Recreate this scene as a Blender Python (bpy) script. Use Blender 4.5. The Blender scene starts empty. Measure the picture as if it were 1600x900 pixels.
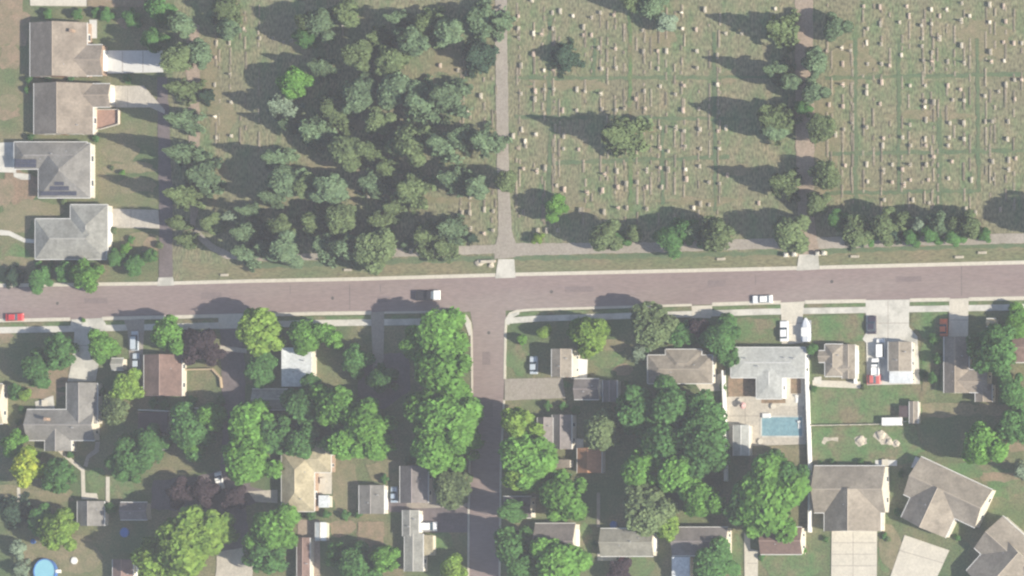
import bpy, bmesh, math, random
from mathutils import Vector, Matrix
import numpy as np
random.seed(7); RNG = np.random.default_rng(7)
SC = bpy.context.scene; COL = SC.collection

# ------------------------------------------------------------------ camera
DIST = 1500.0
VDIR = Vector((0.45, -0.08, 1.0)).normalized()
CAMP = VDIR * DIST
fwd = -VDIR
right = fwd.cross(Vector((0, 1, 0))).normalized()
upv = right.cross(fwd).normalized()
TANH = 128.0 / DIST
cd = bpy.data.cameras.new('camera'); cam = bpy.data.objects.new('camera', cd); COL.objects.link(cam)
cd.sensor_width = 36.0; cd.lens = 18.0 / TANH; cd.clip_start = 1.0; cd.clip_end = 6000.0
cam.matrix_world = Matrix(((right.x, upv.x, VDIR.x, CAMP.x), (right.y, upv.y, VDIR.y, CAMP.y), (right.z, upv.z, VDIR.z, CAMP.z), (0, 0, 0, 1)))
SC.camera = cam

# ------------------------------------------------------------------ light
SUN_EL = math.radians(32.0); SUN_AZ = math.radians(103.5)      # azimuth clockwise from north (+Y)
W = bpy.data.worlds.new('World'); SC.world = W; W.use_nodes = True
nt = W.node_tree; nt.nodes.clear()
out = nt.nodes.new('ShaderNodeOutputWorld'); bg = nt.nodes.new('ShaderNodeBackground'); sky = nt.nodes.new('ShaderNodeTexSky')
sky.sky_type = 'NISHITA'; sky.sun_disc = False; sky.sun_elevation = SUN_EL; sky.sun_rotation = SUN_AZ
bg.inputs['Strength'].default_value = 0.088
nt.links.new(sky.outputs[0], bg.inputs[0]); nt.links.new(bg.outputs[0], out.inputs[0])
sl = bpy.data.lights.new('sun', 'SUN'); so = bpy.data.objects.new('sun', sl); COL.objects.link(so)
sl.energy = 4.3; sl.angle = math.radians(0.5); sl.color = (1.0, 0.925, 0.78)
sdir = Vector((math.sin(SUN_AZ) * math.cos(SUN_EL), math.cos(SUN_AZ) * math.cos(SUN_EL), math.sin(SUN_EL)))
so.rotation_euler = sdir.to_track_quat('Z', 'Y').to_euler()
SC.view_settings.view_transform = 'Standard'; SC.view_settings.look = 'None'; SC.view_settings.gamma = 1.0
SC.view_settings.exposure = 1.0; SC.view_settings.use_curve_mapping = False
SC.render.engine = 'CYCLES'
SC.cycles.max_bounces = 5; SC.cycles.diffuse_bounces = 3; SC.cycles.volume_bounces = 0; SC.cycles.transparent_max_bounces = 4
SC.cycles.use_denoising = True; SC.cycles.filter_width = 2.3

def at(px, py, z=0.0):
    """ground point (or point at height z) seen at pixel px,py of the 1600x900 photograph"""
    u = (px - 800) / 800 * TANH; v = (450 - py) / 800 * TANH
    d = fwd + right * u + upv * v
    t = (z - CAMP.z) / d.z
    p = CAMP + d * t
    return Vector((p.x, p.y, z))

# ------------------------------------------------------------------ materials
MATS = {}
def mat(name, c1, c2=None, scale=0.5, stretch=(1, 1, 1), rough=0.9, c3=None, scale3=0.08, fine=0.12, fscale=2.2, obj_random=0.0, island=0.0, bump=0.0, metallic=0.0, spec=0.3, transl=0.0, sharp=0.0):
    if name in MATS: return MATS[name]
    m = bpy.data.materials.new(name); m.use_nodes = True; MATS[name] = m
    n = m.node_tree.nodes; l = m.node_tree.links
    b = n['Principled BSDF']; b.inputs['Roughness'].default_value = rough; b.inputs['Metallic'].default_value = metallic
    b.inputs['Specular IOR Level'].default_value = spec
    geo = n.new('ShaderNodeNewGeometry')
    mp = n.new('ShaderNodeMapping'); mp.inputs['Scale'].default_value = stretch
    l.new(geo.outputs['Position'], mp.inputs['Vector'])
    col = None
    rgb = n.new('ShaderNodeRGB'); rgb.outputs[0].default_value = (*c1, 1); col = rgb.outputs[0]
    def mixin(col, c, sc, lo, hi, det=4):
        t = n.new('ShaderNodeTexNoise'); t.inputs['Scale'].default_value = sc; t.inputs['Detail'].default_value = det; t.inputs['Roughness'].default_value = 0.6
        l.new(mp.outputs[0], t.inputs['Vector'])
        r = n.new('ShaderNodeMapRange'); r.inputs['From Min'].default_value = lo; r.inputs['From Max'].default_value = hi
        l.new(t.outputs['Fac'], r.inputs['Value'])
        x = n.new('ShaderNodeMix'); x.data_type = 'RGBA'; l.new(r.outputs[0], x.inputs['Factor']); l.new(col, x.inputs['A']); x.inputs['B'].default_value = (*c, 1)
        return x.outputs['Result']
    k = 0.5 - 0.5 * sharp
    if c2: col = mixin(col, c2, scale, 0.5 - 0.16 * (1 - sharp), 0.5 + 0.16 * (1 - sharp))
    if c3: col = mixin(col, c3, scale3, 0.48, 0.62, 6)
    h = n.new('ShaderNodeHueSaturation'); l.new(col, h.inputs['Color'])
    val = n.new('ShaderNodeValue'); val.outputs[0].default_value = 1.0; vo = val.outputs[0]
    if fine:
        t = n.new('ShaderNodeTexNoise'); t.inputs['Scale'].default_value = fscale; t.inputs['Detail'].default_value = 2
        l.new(mp.outputs[0], t.inputs['Vector'])
        r = n.new('ShaderNodeMapRange'); r.inputs['From Min'].default_value = 0.3; r.inputs['From Max'].default_value = 0.7
        r.inputs['To Min'].default_value = 1 - 1.6 * fine; r.inputs['To Max'].default_value = 1 + 1.6 * fine
        l.new(t.outputs['Fac'], r.inputs['Value']); a = n.new('ShaderNodeMath'); a.operation = 'MULTIPLY'; l.new(vo, a.inputs[0]); l.new(r.outputs[0], a.inputs[1]); vo = a.outputs[0]
    if obj_random:
        oi = n.new('ShaderNodeObjectInfo'); r = n.new('ShaderNodeMapRange'); r.inputs['To Min'].default_value = 1 - obj_random; r.inputs['To Max'].default_value = 1 + obj_random
        l.new(oi.outputs['Random'], r.inputs['Value']); a = n.new('ShaderNodeMath'); a.operation = 'MULTIPLY'; l.new(vo, a.inputs[0]); l.new(r.outputs[0], a.inputs[1]); vo = a.outputs[0]
    if island:
        r = n.new('ShaderNodeMapRange'); r.inputs['To Min'].default_value = 1 - island; r.inputs['To Max'].default_value = 1 + island
        l.new(geo.outputs['Random Per Island'], r.inputs['Value']); a = n.new('ShaderNodeMath'); a.operation = 'MULTIPLY'; l.new(vo, a.inputs[0]); l.new(r.outputs[0], a.inputs[1]); vo = a.outputs[0]
    l.new(vo, h.inputs['Value'])
    l.new(h.outputs[0], b.inputs['Base Color'])
    if transl:
        tr = n.new('ShaderNodeBsdfTranslucent'); l.new(h.outputs[0], tr.inputs['Color'])
        mx = n.new('ShaderNodeMixShader'); mx.inputs[0].default_value = transl; l.new(b.outputs[0], mx.inputs[1]); l.new(tr.outputs[0], mx.inputs[2])
        l.new(mx.outputs[0], n['Material Output'].inputs['Surface'])
    return m

M_ground = mat('yard_ground', (.10, .135, .058), (.185, .158, .092), .11, c3=(.075, .115, .048), scale3=.05, fine=.2)
M_cem = mat('cemetery_turf', (.108, .155, .072), (.208, .18, .112), .22, stretch=(1.3, .65, 1), c3=(.165, .155, .095), scale3=.05, fine=.3, fscale=1.5)
M_verge = mat('verge_turf', (.115, .145, .07), (.195, .165, .10), .12, stretch=(.4, 1, 1), fine=.2)
M_lawn = mat('green_lawn', (.082, .155, .055), (.125, .155, .07), .22, c3=(.165, .145, .085), scale3=.13, fine=.2)
M_strip_turf = mat('lush_strip_turf', (.078, .125, .065), (.12, .145, .075), .3, fine=.14)  # deeper green than the surrounding turf
M_dirt = mat('bare_dirt', (.26, .19, .13), (.17, .15, .09), .35, fine=.12)
M_dirt2 = mat('dry_turf', (.22, .185, .115), (.15, .15, .08), .3, fine=.14)
M_mulch = mat('wood_mulch', (.24, .165, .11), (.18, .14, .09), .5, fine=.16)
M_gravel = mat('gravel_lane', (.29, .255, .22), (.26, .235, .195), .25, c3=(.33, .295, .255), scale3=.06, fine=.1)
M_gravel2 = mat('earth_lane', (.31, .24, .19), (.27, .22, .17), .3, fine=.12)
M_asph = mat('worn_asphalt', (.238, .184, .174), (.212, .165, .156), .12, stretch=(.25, 1, 1), c3=(.25, .205, .188), scale3=.035, fine=.07, fscale=2.4)
M_asph2 = mat('dark_asphalt', (.15, .125, .125), (.12, .1, .1), .3, fine=.1)
M_conc = mat('pale_concrete', (.53, .49, .41), (.475, .44, .37), .4, fine=.06)
M_conc2 = mat('white_concrete', (.53, .51, .455), (.48, .46, .41), .3, c3=(.37, .36, .32), scale3=.15, fine=.05)
M_conc3 = mat('bright_concrete', (.56, .55, .52), (.52, .51, .48), .3, fine=.04)
M_pave = mat('blush_paving', (.44, .40, .335), (.39, .355, .30), .5, fine=.09)
M_white = mat('white_paint', (.74, .73, .70), (.62, .62, .6), .8, rough=.6, fine=.03)
M_cream = mat('cream_siding', (.58, .53, .44), (.5, .46, .38), .8, fine=.05)
M_brickw = mat('tan_brick_wall', (.34, .24, .17), (.28, .2, .15), 1.2, fine=.08)
M_glass = mat('window_glass', (.04, .06, .08), fine=0, rough=.15, spec=.6)
M_rub = mat('black_rubber', (.03, .03, .03), fine=0)
M_bark = mat('tree_bark', (.11, .085, .06), (.07, .06, .045), 2.5, fine=.15)
M_stone = mat('grey_gravestone', (.29, .27, .225), (.23, .215, .18), 1.5, fine=.1, obj_random=.35)
M_stoneW = mat('white_marble', (.58, .54, .46), (.48, .45, .38), 1.5, fine=.05, obj_random=.15)
M_stoneP = mat('pink_granite', (.38, .3, .25), (.31, .25, .21), 1.5, fine=.06, obj_random=.15)
M_rock = mat('tan_boulder', (.47, .42, .34), (.38, .34, .27), .8, fine=.14)
M_solar = mat('solar_cell', (.045, .05, .075), (.07, .075, .1), 1.5, rough=.35, fine=.05)
M_water = mat('pool_water', (.15, .265, .31), (.20, .32, .355), .7, rough=.12, fine=.08, spec=.4)
M_water2 = mat('round_pool_water', (.20, .43, .53), (.23, .47, .56), .5, rough=.12, fine=.02, spec=.4)
M_blue = mat('blue_vinyl', (.06, .16, .42), (.05, .13, .36), 2, rough=.5, fine=.03)
M_wood = mat('rusty_boards', (.35, .17, .09), (.27, .13, .08), 1.0, stretch=(2, .3, 1), fine=.1)
M_metal = mat('grey_metal', (.35, .36, .38), fine=.03, rough=.5, metallic=.3)
def roofm(name, c, var=.76):
    return mat('roof_' + name, c, tuple(x * var for x in c), .45, c3=tuple(x * 1.18 for x in c), scale3=.16, fine=.09, fscale=1.6, rough=.95)
R_tan = roofm('tan_shingle', (.225, .19, .155)); R_tan2 = roofm('beige_shingle', (.24, .21, .172)); R_brown = roofm('brown_shingle', (.175, .118, .10))
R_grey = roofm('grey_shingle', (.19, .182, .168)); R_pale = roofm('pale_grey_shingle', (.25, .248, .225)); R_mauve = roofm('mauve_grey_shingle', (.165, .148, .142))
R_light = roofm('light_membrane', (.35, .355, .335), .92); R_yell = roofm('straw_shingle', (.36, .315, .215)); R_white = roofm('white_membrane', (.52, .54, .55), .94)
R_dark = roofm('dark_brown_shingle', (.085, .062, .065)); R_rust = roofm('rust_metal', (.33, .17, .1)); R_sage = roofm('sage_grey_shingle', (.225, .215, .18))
LEAF = {
 'B': mat('leaf_bright_green', (.13, .27, .055), (.092, .21, .045), .35, fine=.1, obj_random=.12, island=.34, transl=.32, spec=.15),
 'D': mat('leaf_deep_green', (.085, .19, .058), (.062, .145, .046), .35, fine=.1, obj_random=.14, island=.32, transl=.32, spec=.15),
 'Y': mat('leaf_yellow_green', (.20, .30, .06), (.14, .245, .05), .35, fine=.1, obj_random=.1, island=.3, transl=.32, spec=.15),
 'L': mat('leaf_lime', (.40, .44, .06), (.2, .31, .05), .3, fine=.1, island=.25, transl=.32, spec=.15),
 'O': mat('leaf_olive', (.115, .155, .07), (.085, .122, .056), .35, fine=.1, obj_random=.15, island=.3, transl=.15, spec=.12),
 'C': mat('needle_grey_green', (.105, .155, .085), (.075, .12, .068), .4, fine=.1, obj_random=.2, island=.32, transl=.08, spec=.12),
 'K': mat('needle_dark', (.04, .07, .045), (.03, .055, .036), .4, fine=.1, obj_random=.15, island=.3, transl=.08, spec=.1),
 'S': mat('needle_silver', (.18, .24, .17), (.14, .19, .135), .4, fine=.1, obj_random=.08, island=.25, transl=.08, spec=.12),
 'P': mat('leaf_plum', (.05, .035, .042), (.038, .028, .034), .4, fine=.1, island=.3, transl=.15, spec=.12),
}

# ------------------------------------------------------------------ object helpers
def tag(o, label=None, cat=None, group=None, kind=None):
    if label: o['label'] = label
    if cat: o['category'] = cat
    if group: o['group'] = group
    if kind: o['kind'] = kind
    return o
def empty(name, loc, label, cat, group=None, rz=0.0, scale=(1, 1, 1)):
    o = bpy.data.objects.new(name, None); COL.objects.link(o); o.location = loc; o.rotation_euler = (0, 0, rz); o.scale = scale
    o.empty_display_size = 0.2
    return tag(o, label, cat, group)
def link_mesh(name, me, parent=None):
    o = bpy.data.objects.new(name, me); COL.objects.link(o)
    if parent: o.parent = parent
    return o
class MB:
    def __init__(s): s.v = []; s.f = []
    def add(s, vs, fs):
        k = len(s.v); s.v += [tuple(v) for v in vs]; s.f += [tuple(i + k for i in f) for f in fs]; return s
    def prism(s, pts, z0, z1):      # pts counter-clockwise
        n = len(pts); area = sum(pts[i][0] * pts[(i + 1) % n][1] - pts[(i + 1) % n][0] * pts[i][1] for i in range(n))
        if area < 0: pts = pts[::-1]
        vs = [(p[0], p[1], z0) for p in pts] + [(p[0], p[1], z1) for p in pts]
        return s.add(vs, [tuple(range(n))[::-1], tuple(range(n, 2 * n))] + [(i, (i + 1) % n, n + (i + 1) % n, n + i) for i in range(n)])
    def box(s, x0, y0, z0, x1, y1, z1): return s.prism([(x0, y0), (x1, y0), (x1, y1), (x0, y1)], z0, z1)
    def taper(s, x0, y0, x1, y1, z0, z1, ix, iy, ix2=None, iy2=None):
        ix2 = ix if ix2 is None else ix2; iy2 = iy if iy2 is None else iy2
        vs = [(x0, y0, z0), (x1, y0, z0), (x1, y1, z0), (x0, y1, z0), (x0 + ix, y0 + iy, z1), (x1 - ix2, y0 + iy, z1), (x1 - ix2, y1 - iy2, z1), (x0 + ix, y1 - iy2, z1)]
        return s.add(vs, [(3, 2, 1, 0), (4, 5, 6, 7), (0, 1, 5, 4), (1, 2, 6, 5), (2, 3, 7, 6), (3, 0, 4, 7)])
    def cyl(s, cx, cy, z0, z1, r0, r1=None, n=12, axis='z'):
        r1 = r0 if r1 is None else r1; vs = []
        for z, r in ((z0, r0), (z1, r1)):
            for i in range(n):
                a = 2 * math.pi * i / n
                if axis == 'z': vs.append((cx + r * math.cos(a), cy + r * math.sin(a), z))
                else: vs.append((cx + r * math.cos(a), z, cy + r * math.sin(a)))
        return s.add(vs, [tuple(range(n))[::-1], tuple(range(n, 2 * n))] + [(i, (i + 1) % n, n + (i + 1) % n, n + i) for i in range(n)])
    def mesh(s, name, m, smooth=False):
        me = bpy.data.meshes.new(name); me.from_pydata(s.v, [], s.f); me.materials.append(m)
        bm = bmesh.new(); bm.from_mesh(me); bmesh.ops.recalc_face_normals(bm, faces=bm.faces); bm.to_mesh(me); bm.free()
        if smooth: me.shade_smooth()
        return me
    def build(s, name, m, parent=None, smooth=False): return link_mesh(name, s.mesh(name, m, smooth), parent)

Z = {'n': 0}
def wob(pts, amp, step=1.2):
    out = []
    for i in range(len(pts)):
        a = Vector(pts[i][:2]); b = Vector(pts[(i + 1) % len(pts)][:2]); n = max(1, int((b - a).length / step))
        nrm = Vector((-(b - a).y, (b - a).x)).normalized()
        for k in range(n):
            p = a.lerp(b, k / n) + nrm * (random.uniform(-amp, amp) if k else 0); out.append((p.x, p.y))
    return out
def sheet(name, pxs, z, m, wobble=0.0, kind='structure', step=1.2):
    pts = [at(x, y) for x, y in pxs]
    pts = [(p.x, p.y) for p in pts]
    if wobble: pts = wob(pts, wobble, step)
    me = bpy.data.meshes.new(name); bm = bmesh.new()
    vs = [bm.verts.new((p[0], p[1], z)) for p in pts]; f = bm.faces.new(vs)
    bmesh.ops.triangulate(bm, faces=[f]); bmesh.ops.recalc_face_normals(bm, faces=bm.faces)
    if sum(f.normal.z for f in bm.faces) < 0: bmesh.ops.reverse_faces(bm, faces=bm.faces)
    bm.to_mesh(me); bm.free(); me.materials.append(m)
    o = link_mesh(name, me); return tag(o, kind=kind)
def blob(cx, cy, rx, ry, n=14, j=.22, rot=0):
    out = []
    for i in range(n):
        a = 2 * math.pi * i / n; k = 1 + random.uniform(-j, j)
        x, y = rx * k * math.cos(a), ry * k * math.sin(a)
        out.append((cx + x * math.cos(rot) - y * math.sin(rot), cy + x * math.sin(rot) + y * math.cos(rot)))
    return out
def ribbon_pts(pxs, w):
    P = [at(x, y).xy for x, y in pxs]; L = []; R = []
    for i, p in enumerate(P):
        d = (P[min(i + 1, len(P) - 1)] - P[max(i - 1, 0)]).normalized(); n = Vector((-d.y, d.x))
        L.append(p + n * w / 2); R.append(p - n * w / 2)
    return L, R
def ribbon(name, pxs, w, z0, z1, m, parent=None, kind='structure'):
    L, R = ribbon_pts(pxs, w); b = MB(); n = len(L)
    vs = [(p.x, p.y, z1) for p in L] + [(p.x, p.y, z1) for p in R] + [(p.x, p.y, z0) for p in L] + [(p.x, p.y, z0) for p in R]
    fs = []
    for i in range(n - 1):
        fs += [(n + i, n + i + 1, i + 1, i), (i, i + 1, 2 * n + i + 1, 2 * n + i), (n + i + 1, n + i, 3 * n + i, 3 * n + i + 1)]
    fs += [(0, 2 * n, 3 * n, n), (n - 1, 2 * n - 1, 4 * n - 1, 3 * n - 1)]
    b.add(vs, fs); o = b.build(name, m, parent)
    if kind: tag(o, kind=kind)
    return o

# ------------------------------------------------------------------ landmarks and labels
LM = []
def landmark(name, x, y): LM.append((name, x, y))
USED = set()
def uniq(look, px, py):
    """look plus direction and nearest landmark, kept different for every thing"""
    for name, x, y in sorted(LM, key=lambda l: (l[1] - px) ** 2 + (l[2] - py) ** 2)[:9]:
        dx, dy = px - x, y - py; d = math.hypot(dx, dy)
        a = math.degrees(math.atan2(dy, dx)) % 360
        w = ['east', 'northeast', 'north', 'northwest', 'west', 'southwest', 'south', 'southeast'][int((a + 22.5) // 45) % 8]
        for pre in ('just ' if d < 75 else '', 'further '):
            t = f'{look} {pre}{w} of {name}' if pre or d >= 75 else f'{look} {w} of {name}'
            if pre == 'further ' and d < 75: continue
            if t not in USED and len(t.split()) <= 16: USED.add(t); return t
    raise RuntimeError('no label for ' + look)
for nm, x, y in [('the round blue pool', 73, 893), ('the rectangular swimming pool', 1222, 666), ('the road junction', 762, 490), ('the black and white pickup', 671, 463),
    ('the cemetery gate sign', 765, 412), ('the orange roofed shed', 920, 718), ('the grey garage with the garden path', 142, 803), ('the straw coloured roof', 480, 745),
    ('the house with solar panels', 85, 262), ('the brown roofed house', 255, 585), ('the white topped flat roof', 463, 565), ('the pale driveway court', 1390, 505),
    ('the long beige roof', 1065, 575), ('the red car', 25, 497), ('the small hatch roofed garage', 583, 780), ('the narrow pale house', 642, 840), ('the sage grey roof', 982, 848),
    ('the fenced mauve roof', 1222, 848), ('the bluish carport', 1063, 885), ('the boulder patches', 1360, 688), ('the grey winged house', 100, 650), ('the white twin driveway', 1335, 865),
    ('the orange car', 1476, 512), ('the angled house', 1480, 785), ('the mauve roof by the street', 872, 847), ('the beige two storey house', 878, 565), ('the dark roofed twin gable', 868, 675),
    ('the white trailer', 1397, 657), ('the pool house', 1200, 560), ('the shaded bare yard', 300, 770), ('the small blue tub', 196, 832), ('the grey roof on the bend', 1505, 580)]: landmark(nm, x, y)
ORD = ['first', 'second', 'third', 'fourth', 'fifth', 'sixth', 'seventh', 'eighth', 'ninth', 'tenth', 'eleventh', 'twelfth', 'thirteenth', 'fourteenth', 'fifteenth', 'sixteenth', 'seventeenth', 'eighteenth', 'nineteenth', 'twentieth']
ORD += ['twenty-' + w for w in ORD[:9]] + ['thirtieth'] + ['thirty-' + w for w in ORD[:9]] + ['fortieth']

# ------------------------------------------------------------------ ground
b = MB(); b.add([(-600, -600, 0), (600, -600, 0), (600, 600, 0), (-600, 600, 0)], [(0, 1, 2, 3)])
tag(b.build('ground', M_ground), kind='structure')
roadT = [(-900, 475), (-300, 456), (0, 447), (250, 444), (400, 440), (560, 437), (800, 430), (1200, 421), (1600, 411), (1900, 404), (2500, 390)]
roadB = [(-900, 528), (-300, 509), (0, 501), (250, 496), (490, 490), (735, 487), (800, 485), (1000, 479), (1200, 473), (1600, 466), (1900, 459), (2500, 445)]
def yT(x):
    for (a, b_), (c, d) in zip(roadT, roadT[1:]):
        if a <= x <= c: return b_ + (d - b_) * (x - a) / (c - a)
def yB(x):
    for (a, b_), (c, d) in zip(roadB, roadB[1:]):
        if a <= x <= c: return b_ + (d - b_) * (x - a) / (c - a)
sheet('cemetery_lawn', [(286, -700), (2500, -700), (2500, 384)] + [(x, yT(x) - 1) for x in (1900, 1600, 1200, 800, 560, 400, 275)] + [(268, 430), (266, 300)], .02, M_cem)
sheet('roadside_verge', [(x, yT(x) - 2) for x in (286, 400, 560, 800, 1200, 1600, 1900, 2400)] + [(2400, 366), (1900, 372), (1600, 379), (1280, 390), (1000, 397), (800, 402), (600, 405), (330, 414), (286, 405)], .04, M_verge, .5)
sheet('green_grass_strip', [(400, 412), (600, 405), (775, 399), (775, 407), (600, 413), (400, 420)], .06, M_strip_turf, .3)  # deeper green strips along the lane side of the verge
sheet('green_grass_strip', [(802, 400), (1000, 396), (1240, 391), (1240, 398), (1000, 404), (802, 407)], .06, M_strip_turf, .3)
sheet('green_grass_strip', [(1284, 389), (1450, 384), (1700, 377), (1700, 383), (1450, 391), (1284, 397)], .06, M_strip_turf, .3)
for x, y, rx, ry, m in [(20, 40, 30, 36, M_dirt), (15, 90, 16, 20, M_dirt), (12, 175, 20, 12, M_dirt), (15, 160, 18, 14, M_dirt2), (200, 35, 16, 10, M_dirt), (190, 240, 28, 16, M_dirt2), (30, 290, 30, 26, M_mulch), (10, 300, 14, 24, M_dirt), (50, 330, 45, 18, M_dirt2), (20, 345, 30, 22, M_dirt2), (205, 262, 40, 10, M_dirt2), (215, 290, 35, 12, M_dirt2),
    (215, 375, 32, 12, M_dirt2), (235, 385, 14, 14, M_dirt), (20, 400, 24, 18, M_lawn), (30, 410, 30, 10, M_dirt2), (5, 525, 16, 12, M_dirt), (85, 590, 32, 16, M_dirt), (60, 615, 40, 10, M_dirt), (20, 770, 36, 14, M_dirt2), (85, 775, 30, 14, M_dirt2), (150, 750, 14, 22, M_lawn), (190, 760, 22, 22, M_lawn), (118, 868, 36, 30, M_dirt2), (60, 862, 30, 14, M_dirt2),
    (600, 735, 26, 18, M_dirt2), (540, 760, 22, 40, M_dirt2), (535, 825, 20, 14, M_dirt), (580, 835, 20, 20, M_dirt), (690, 845, 18, 16, M_lawn), (812, 560, 20, 24, M_lawn), (810, 605, 20, 6, M_dirt2), (945, 560, 30, 14, M_lawn), (975, 578, 16, 9, M_dirt), (960, 540, 22, 10, M_dirt2), (1165, 520, 32, 14, M_lawn), (1180, 505, 40, 9, M_lawn),
    (1110, 590, 24, 30, M_lawn), (1340, 635, 70, 26, M_lawn), (1310, 620, 44, 16, M_lawn), (1455, 545, 14, 50, M_lawn), (1440, 500, 16, 14, M_lawn), (1400, 620, 50, 14, M_lawn), (1480, 640, 50, 12, M_dirt2), (1560, 640, 40, 10, M_dirt2), (1340, 695, 70, 22, M_lawn), (1400, 705, 40, 20, M_lawn), (1500, 735, 60, 14, M_lawn), (1570, 755, 30, 26, M_lawn), (1560, 745, 34, 8, M_dirt), (1580, 700, 22, 8, M_dirt), (1240, 880, 50, 26, M_lawn), (1390, 850, 18, 36, M_dirt2), (1385, 870, 14, 24, M_lawn),
    (1150, 880, 10, 40, M_lawn), (1000, 885, 26, 14, M_lawn), (915, 850, 12, 30, M_lawn), (1590, 495, 30, 10, M_lawn), (880, 600, 14, 6, M_lawn), (1010, 505, 14, 5, M_dirt)]:
    sheet('turf_patch' if m is not M_dirt and m is not M_mulch else 'dirt_patch', blob(x, y, rx, ry), .045 + .012 * (Z.__setitem__('n', Z['n'] + 1) or Z['n'] % 9), m, .35)
sheet('front_lawn', [(1246, 494), (1352, 490), (1350, 533), (1300, 536), (1246, 536)], .16, M_lawn, .2)
sheet('side_lawn', [(1424, 489), (1481, 487), (1470, 560), (1462, 625), (1442, 620), (1440, 525), (1424, 508)], .165, M_lawn, .3)
sheet('back_lawn', [(1268, 604), (1440, 600), (1440, 664), (1268, 664)], .17, M_lawn, .3)
sheet('back_lawn', [(1270, 668), (1430, 664), (1440, 700), (1425, 722), (1272, 727)], .17, M_lawn, .3)
# bare patches among the graves
for x, y, rx, ry in [(330, 120, 14, 60), (345, 190, 20, 40), (470, 70, 20, 12), (700, 95, 30, 26), (560, 195, 26, 7), (500, 258, 22, 7), (600, 300, 60, 5), (700, 312, 50, 5), (1330, 95, 40, 40), (1140, 120, 12, 14), (1290, 200, 20, 60), (1150, 265, 30, 8), (1330, 300, 60, 8), (1000, 200, 30, 10), (1100, 315, 60, 6), (890, 130, 60, 12), (1030, 60, 30, 14), (905, 330, 18, 12), (1450, 180, 60, 8), (1540, 60, 40, 30), (345, 265, 8, 14), (420, 330, 8, 8)]:
    Z['n'] += 1; sheet('dry_patch', blob(x, y, rx, ry, 18, .35), .045 + .009 * (Z['n'] % 7), M_dirt2, .5)
# mown grass walks between the plots
walks = [((1337, 60), (1337, 330)), ((1405, 60), (1405, 300)), ((1468, 170), (1470, 330)), ((1527, 60), (1530, 300)), ((1290, 122), (1600, 116)), ((1290, 241), (1600, 235)), ((1290, 302), (1530, 298)), ((984, 5), (986, 330)), ((805, 122), (1240, 120)), ((805, 182), (1150, 186)), ((860, 20), (858, 180)), ((860, 210), (858, 310)), ((1116, 50), (1118, 330)), ((860, 255), (1140, 245)), ((930, 60), (928, 120)), ((1035, 190), (1036, 320))]
for i, (p, q) in enumerate(walks):
    L, R = ribbon_pts([p, q], .95); n = 4
    sheet('mown_walk', [], 0, M_lawn) if False else None
    me = bpy.data.meshes.new('grass_walk'); pts = wob([(L[0].x, L[0].y), (R[0].x, R[0].y), (R[1].x, R[1].y), (L[1].x, L[1].y)], .28)
    bm = bmesh.new(); f = bm.faces.new([bm.verts.new((x, y, .115 + .004 * (i % 8))) for x, y in pts]); f.normal_update()
    if f.normal.z < 0: f.normal_flip()
    bmesh.ops.triangulate(bm, faces=[f]); bm.to_mesh(me); bm.free(); me.materials.append(M_strip_turf if i not in (7,) else M_lawn)
    tag(link_mesh('grass_walk', me), kind='structure')

# ------------------------------------------------------------------ roads, lanes, paths
sheet('main_road', roadT + roadB[::-1], .09, M_asph)
sheet('side_street', [(734, 480), (790, 478), (791, 500), (788, 600), (783, 700), (781, 900), (781, 1500), (731, 1500), (732, 900), (734, 700), (738, 600), (739, 510)], .10, M_asph)
def clipline(fn, xs, off): return [(x, fn(x) + off) for x in xs]
ribbon('kerb', clipline(yT, [-900, -300, 0, 120, 247], -1), .9, 0, .2, M_conc)
ribbon('kerb', clipline(yT, [271, 400, 560, 700, 774], -1), .9, 0, .2, M_conc)
ribbon('kerb', clipline(yT, [806, 1000, 1200, 1246], -1), .9, 0, .2, M_conc)
ribbon('kerb', clipline(yT, [1281, 1600, 1900, 2400], -1), .9, 0, .2, M_conc)
ribbon('kerb', clipline(yB, [-900, -300, 0, 110], 0), .9, 0, .2, M_conc)
ribbon('kerb', clipline(yB, [160, 250, 400, 490, 580], 0), .9, 0, .2, M_conc)
ribbon('kerb', clipline(yB, [601, 700], 0) + [(718, 488), (729, 494), (735, 504), (737, 520), (738, 600), (735, 690), (733, 780), (732, 900), (731, 1400)], .5, 0, .2, M_conc)
ribbon('kerb', [(781, 1400), (781, 900), (783, 720), (787, 640), (788, 625)], .45, 0, .2, M_conc)
ribbon('kerb', [(789, 592), (790, 520), (791, 500), (797, 490), (808, 486)] + clipline(yB, [830, 1000, 1081], 0), .6, 0, .2, M_conc)
ribbon('kerb', clipline(yB, [1113, 1200, 1220], 0), .9, 0, .2, M_conc); ribbon('kerb', clipline(yB, [1258, 1300, 1353], 0), .9, 0, .2, M_conc)
ribbon('kerb', clipline(yB, [1422, 1484], 0), .9, 0, .2, M_conc); ribbon('kerb', clipline(yB, [1514, 1600, 1900, 2400], 0), .9, 0, .2, M_conc)
for xs in [(-900, -300, 0, 110), (160, 250, 400, 580), (601, 700)]:
    ribbon('grass_strip', clipline(yB, xs, 7), 1.0, 0, .17, M_lawn)
for xs in [(810, 1000, 1081), (1113, 1220), (1258, 1353), (1422, 1484), (1514, 1600, 1900, 2400)]:
    ribbon('grass_strip', clipline(yB, xs, 6), .9, 0, .17, M_lawn)
ribbon('pavement', clipline(yB, [-900, -300, 0, 170, 300, 500, 700], 15) + [(722, 503)], 1.6, 0, .19, M_conc2)
ribbon('pavement', [(796, 501)] + clipline(yB, [840, 1000, 1200, 1300, 1500, 1600, 1900, 2400], 14), 1.5, 0, .19, M_conc2)
sheet('corner_ramp', [(715, 489), (724, 491), (731, 497), (735, 508), (737, 524), (733, 524), (727, 506), (714, 499)], .21, M_conc2)
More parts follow.
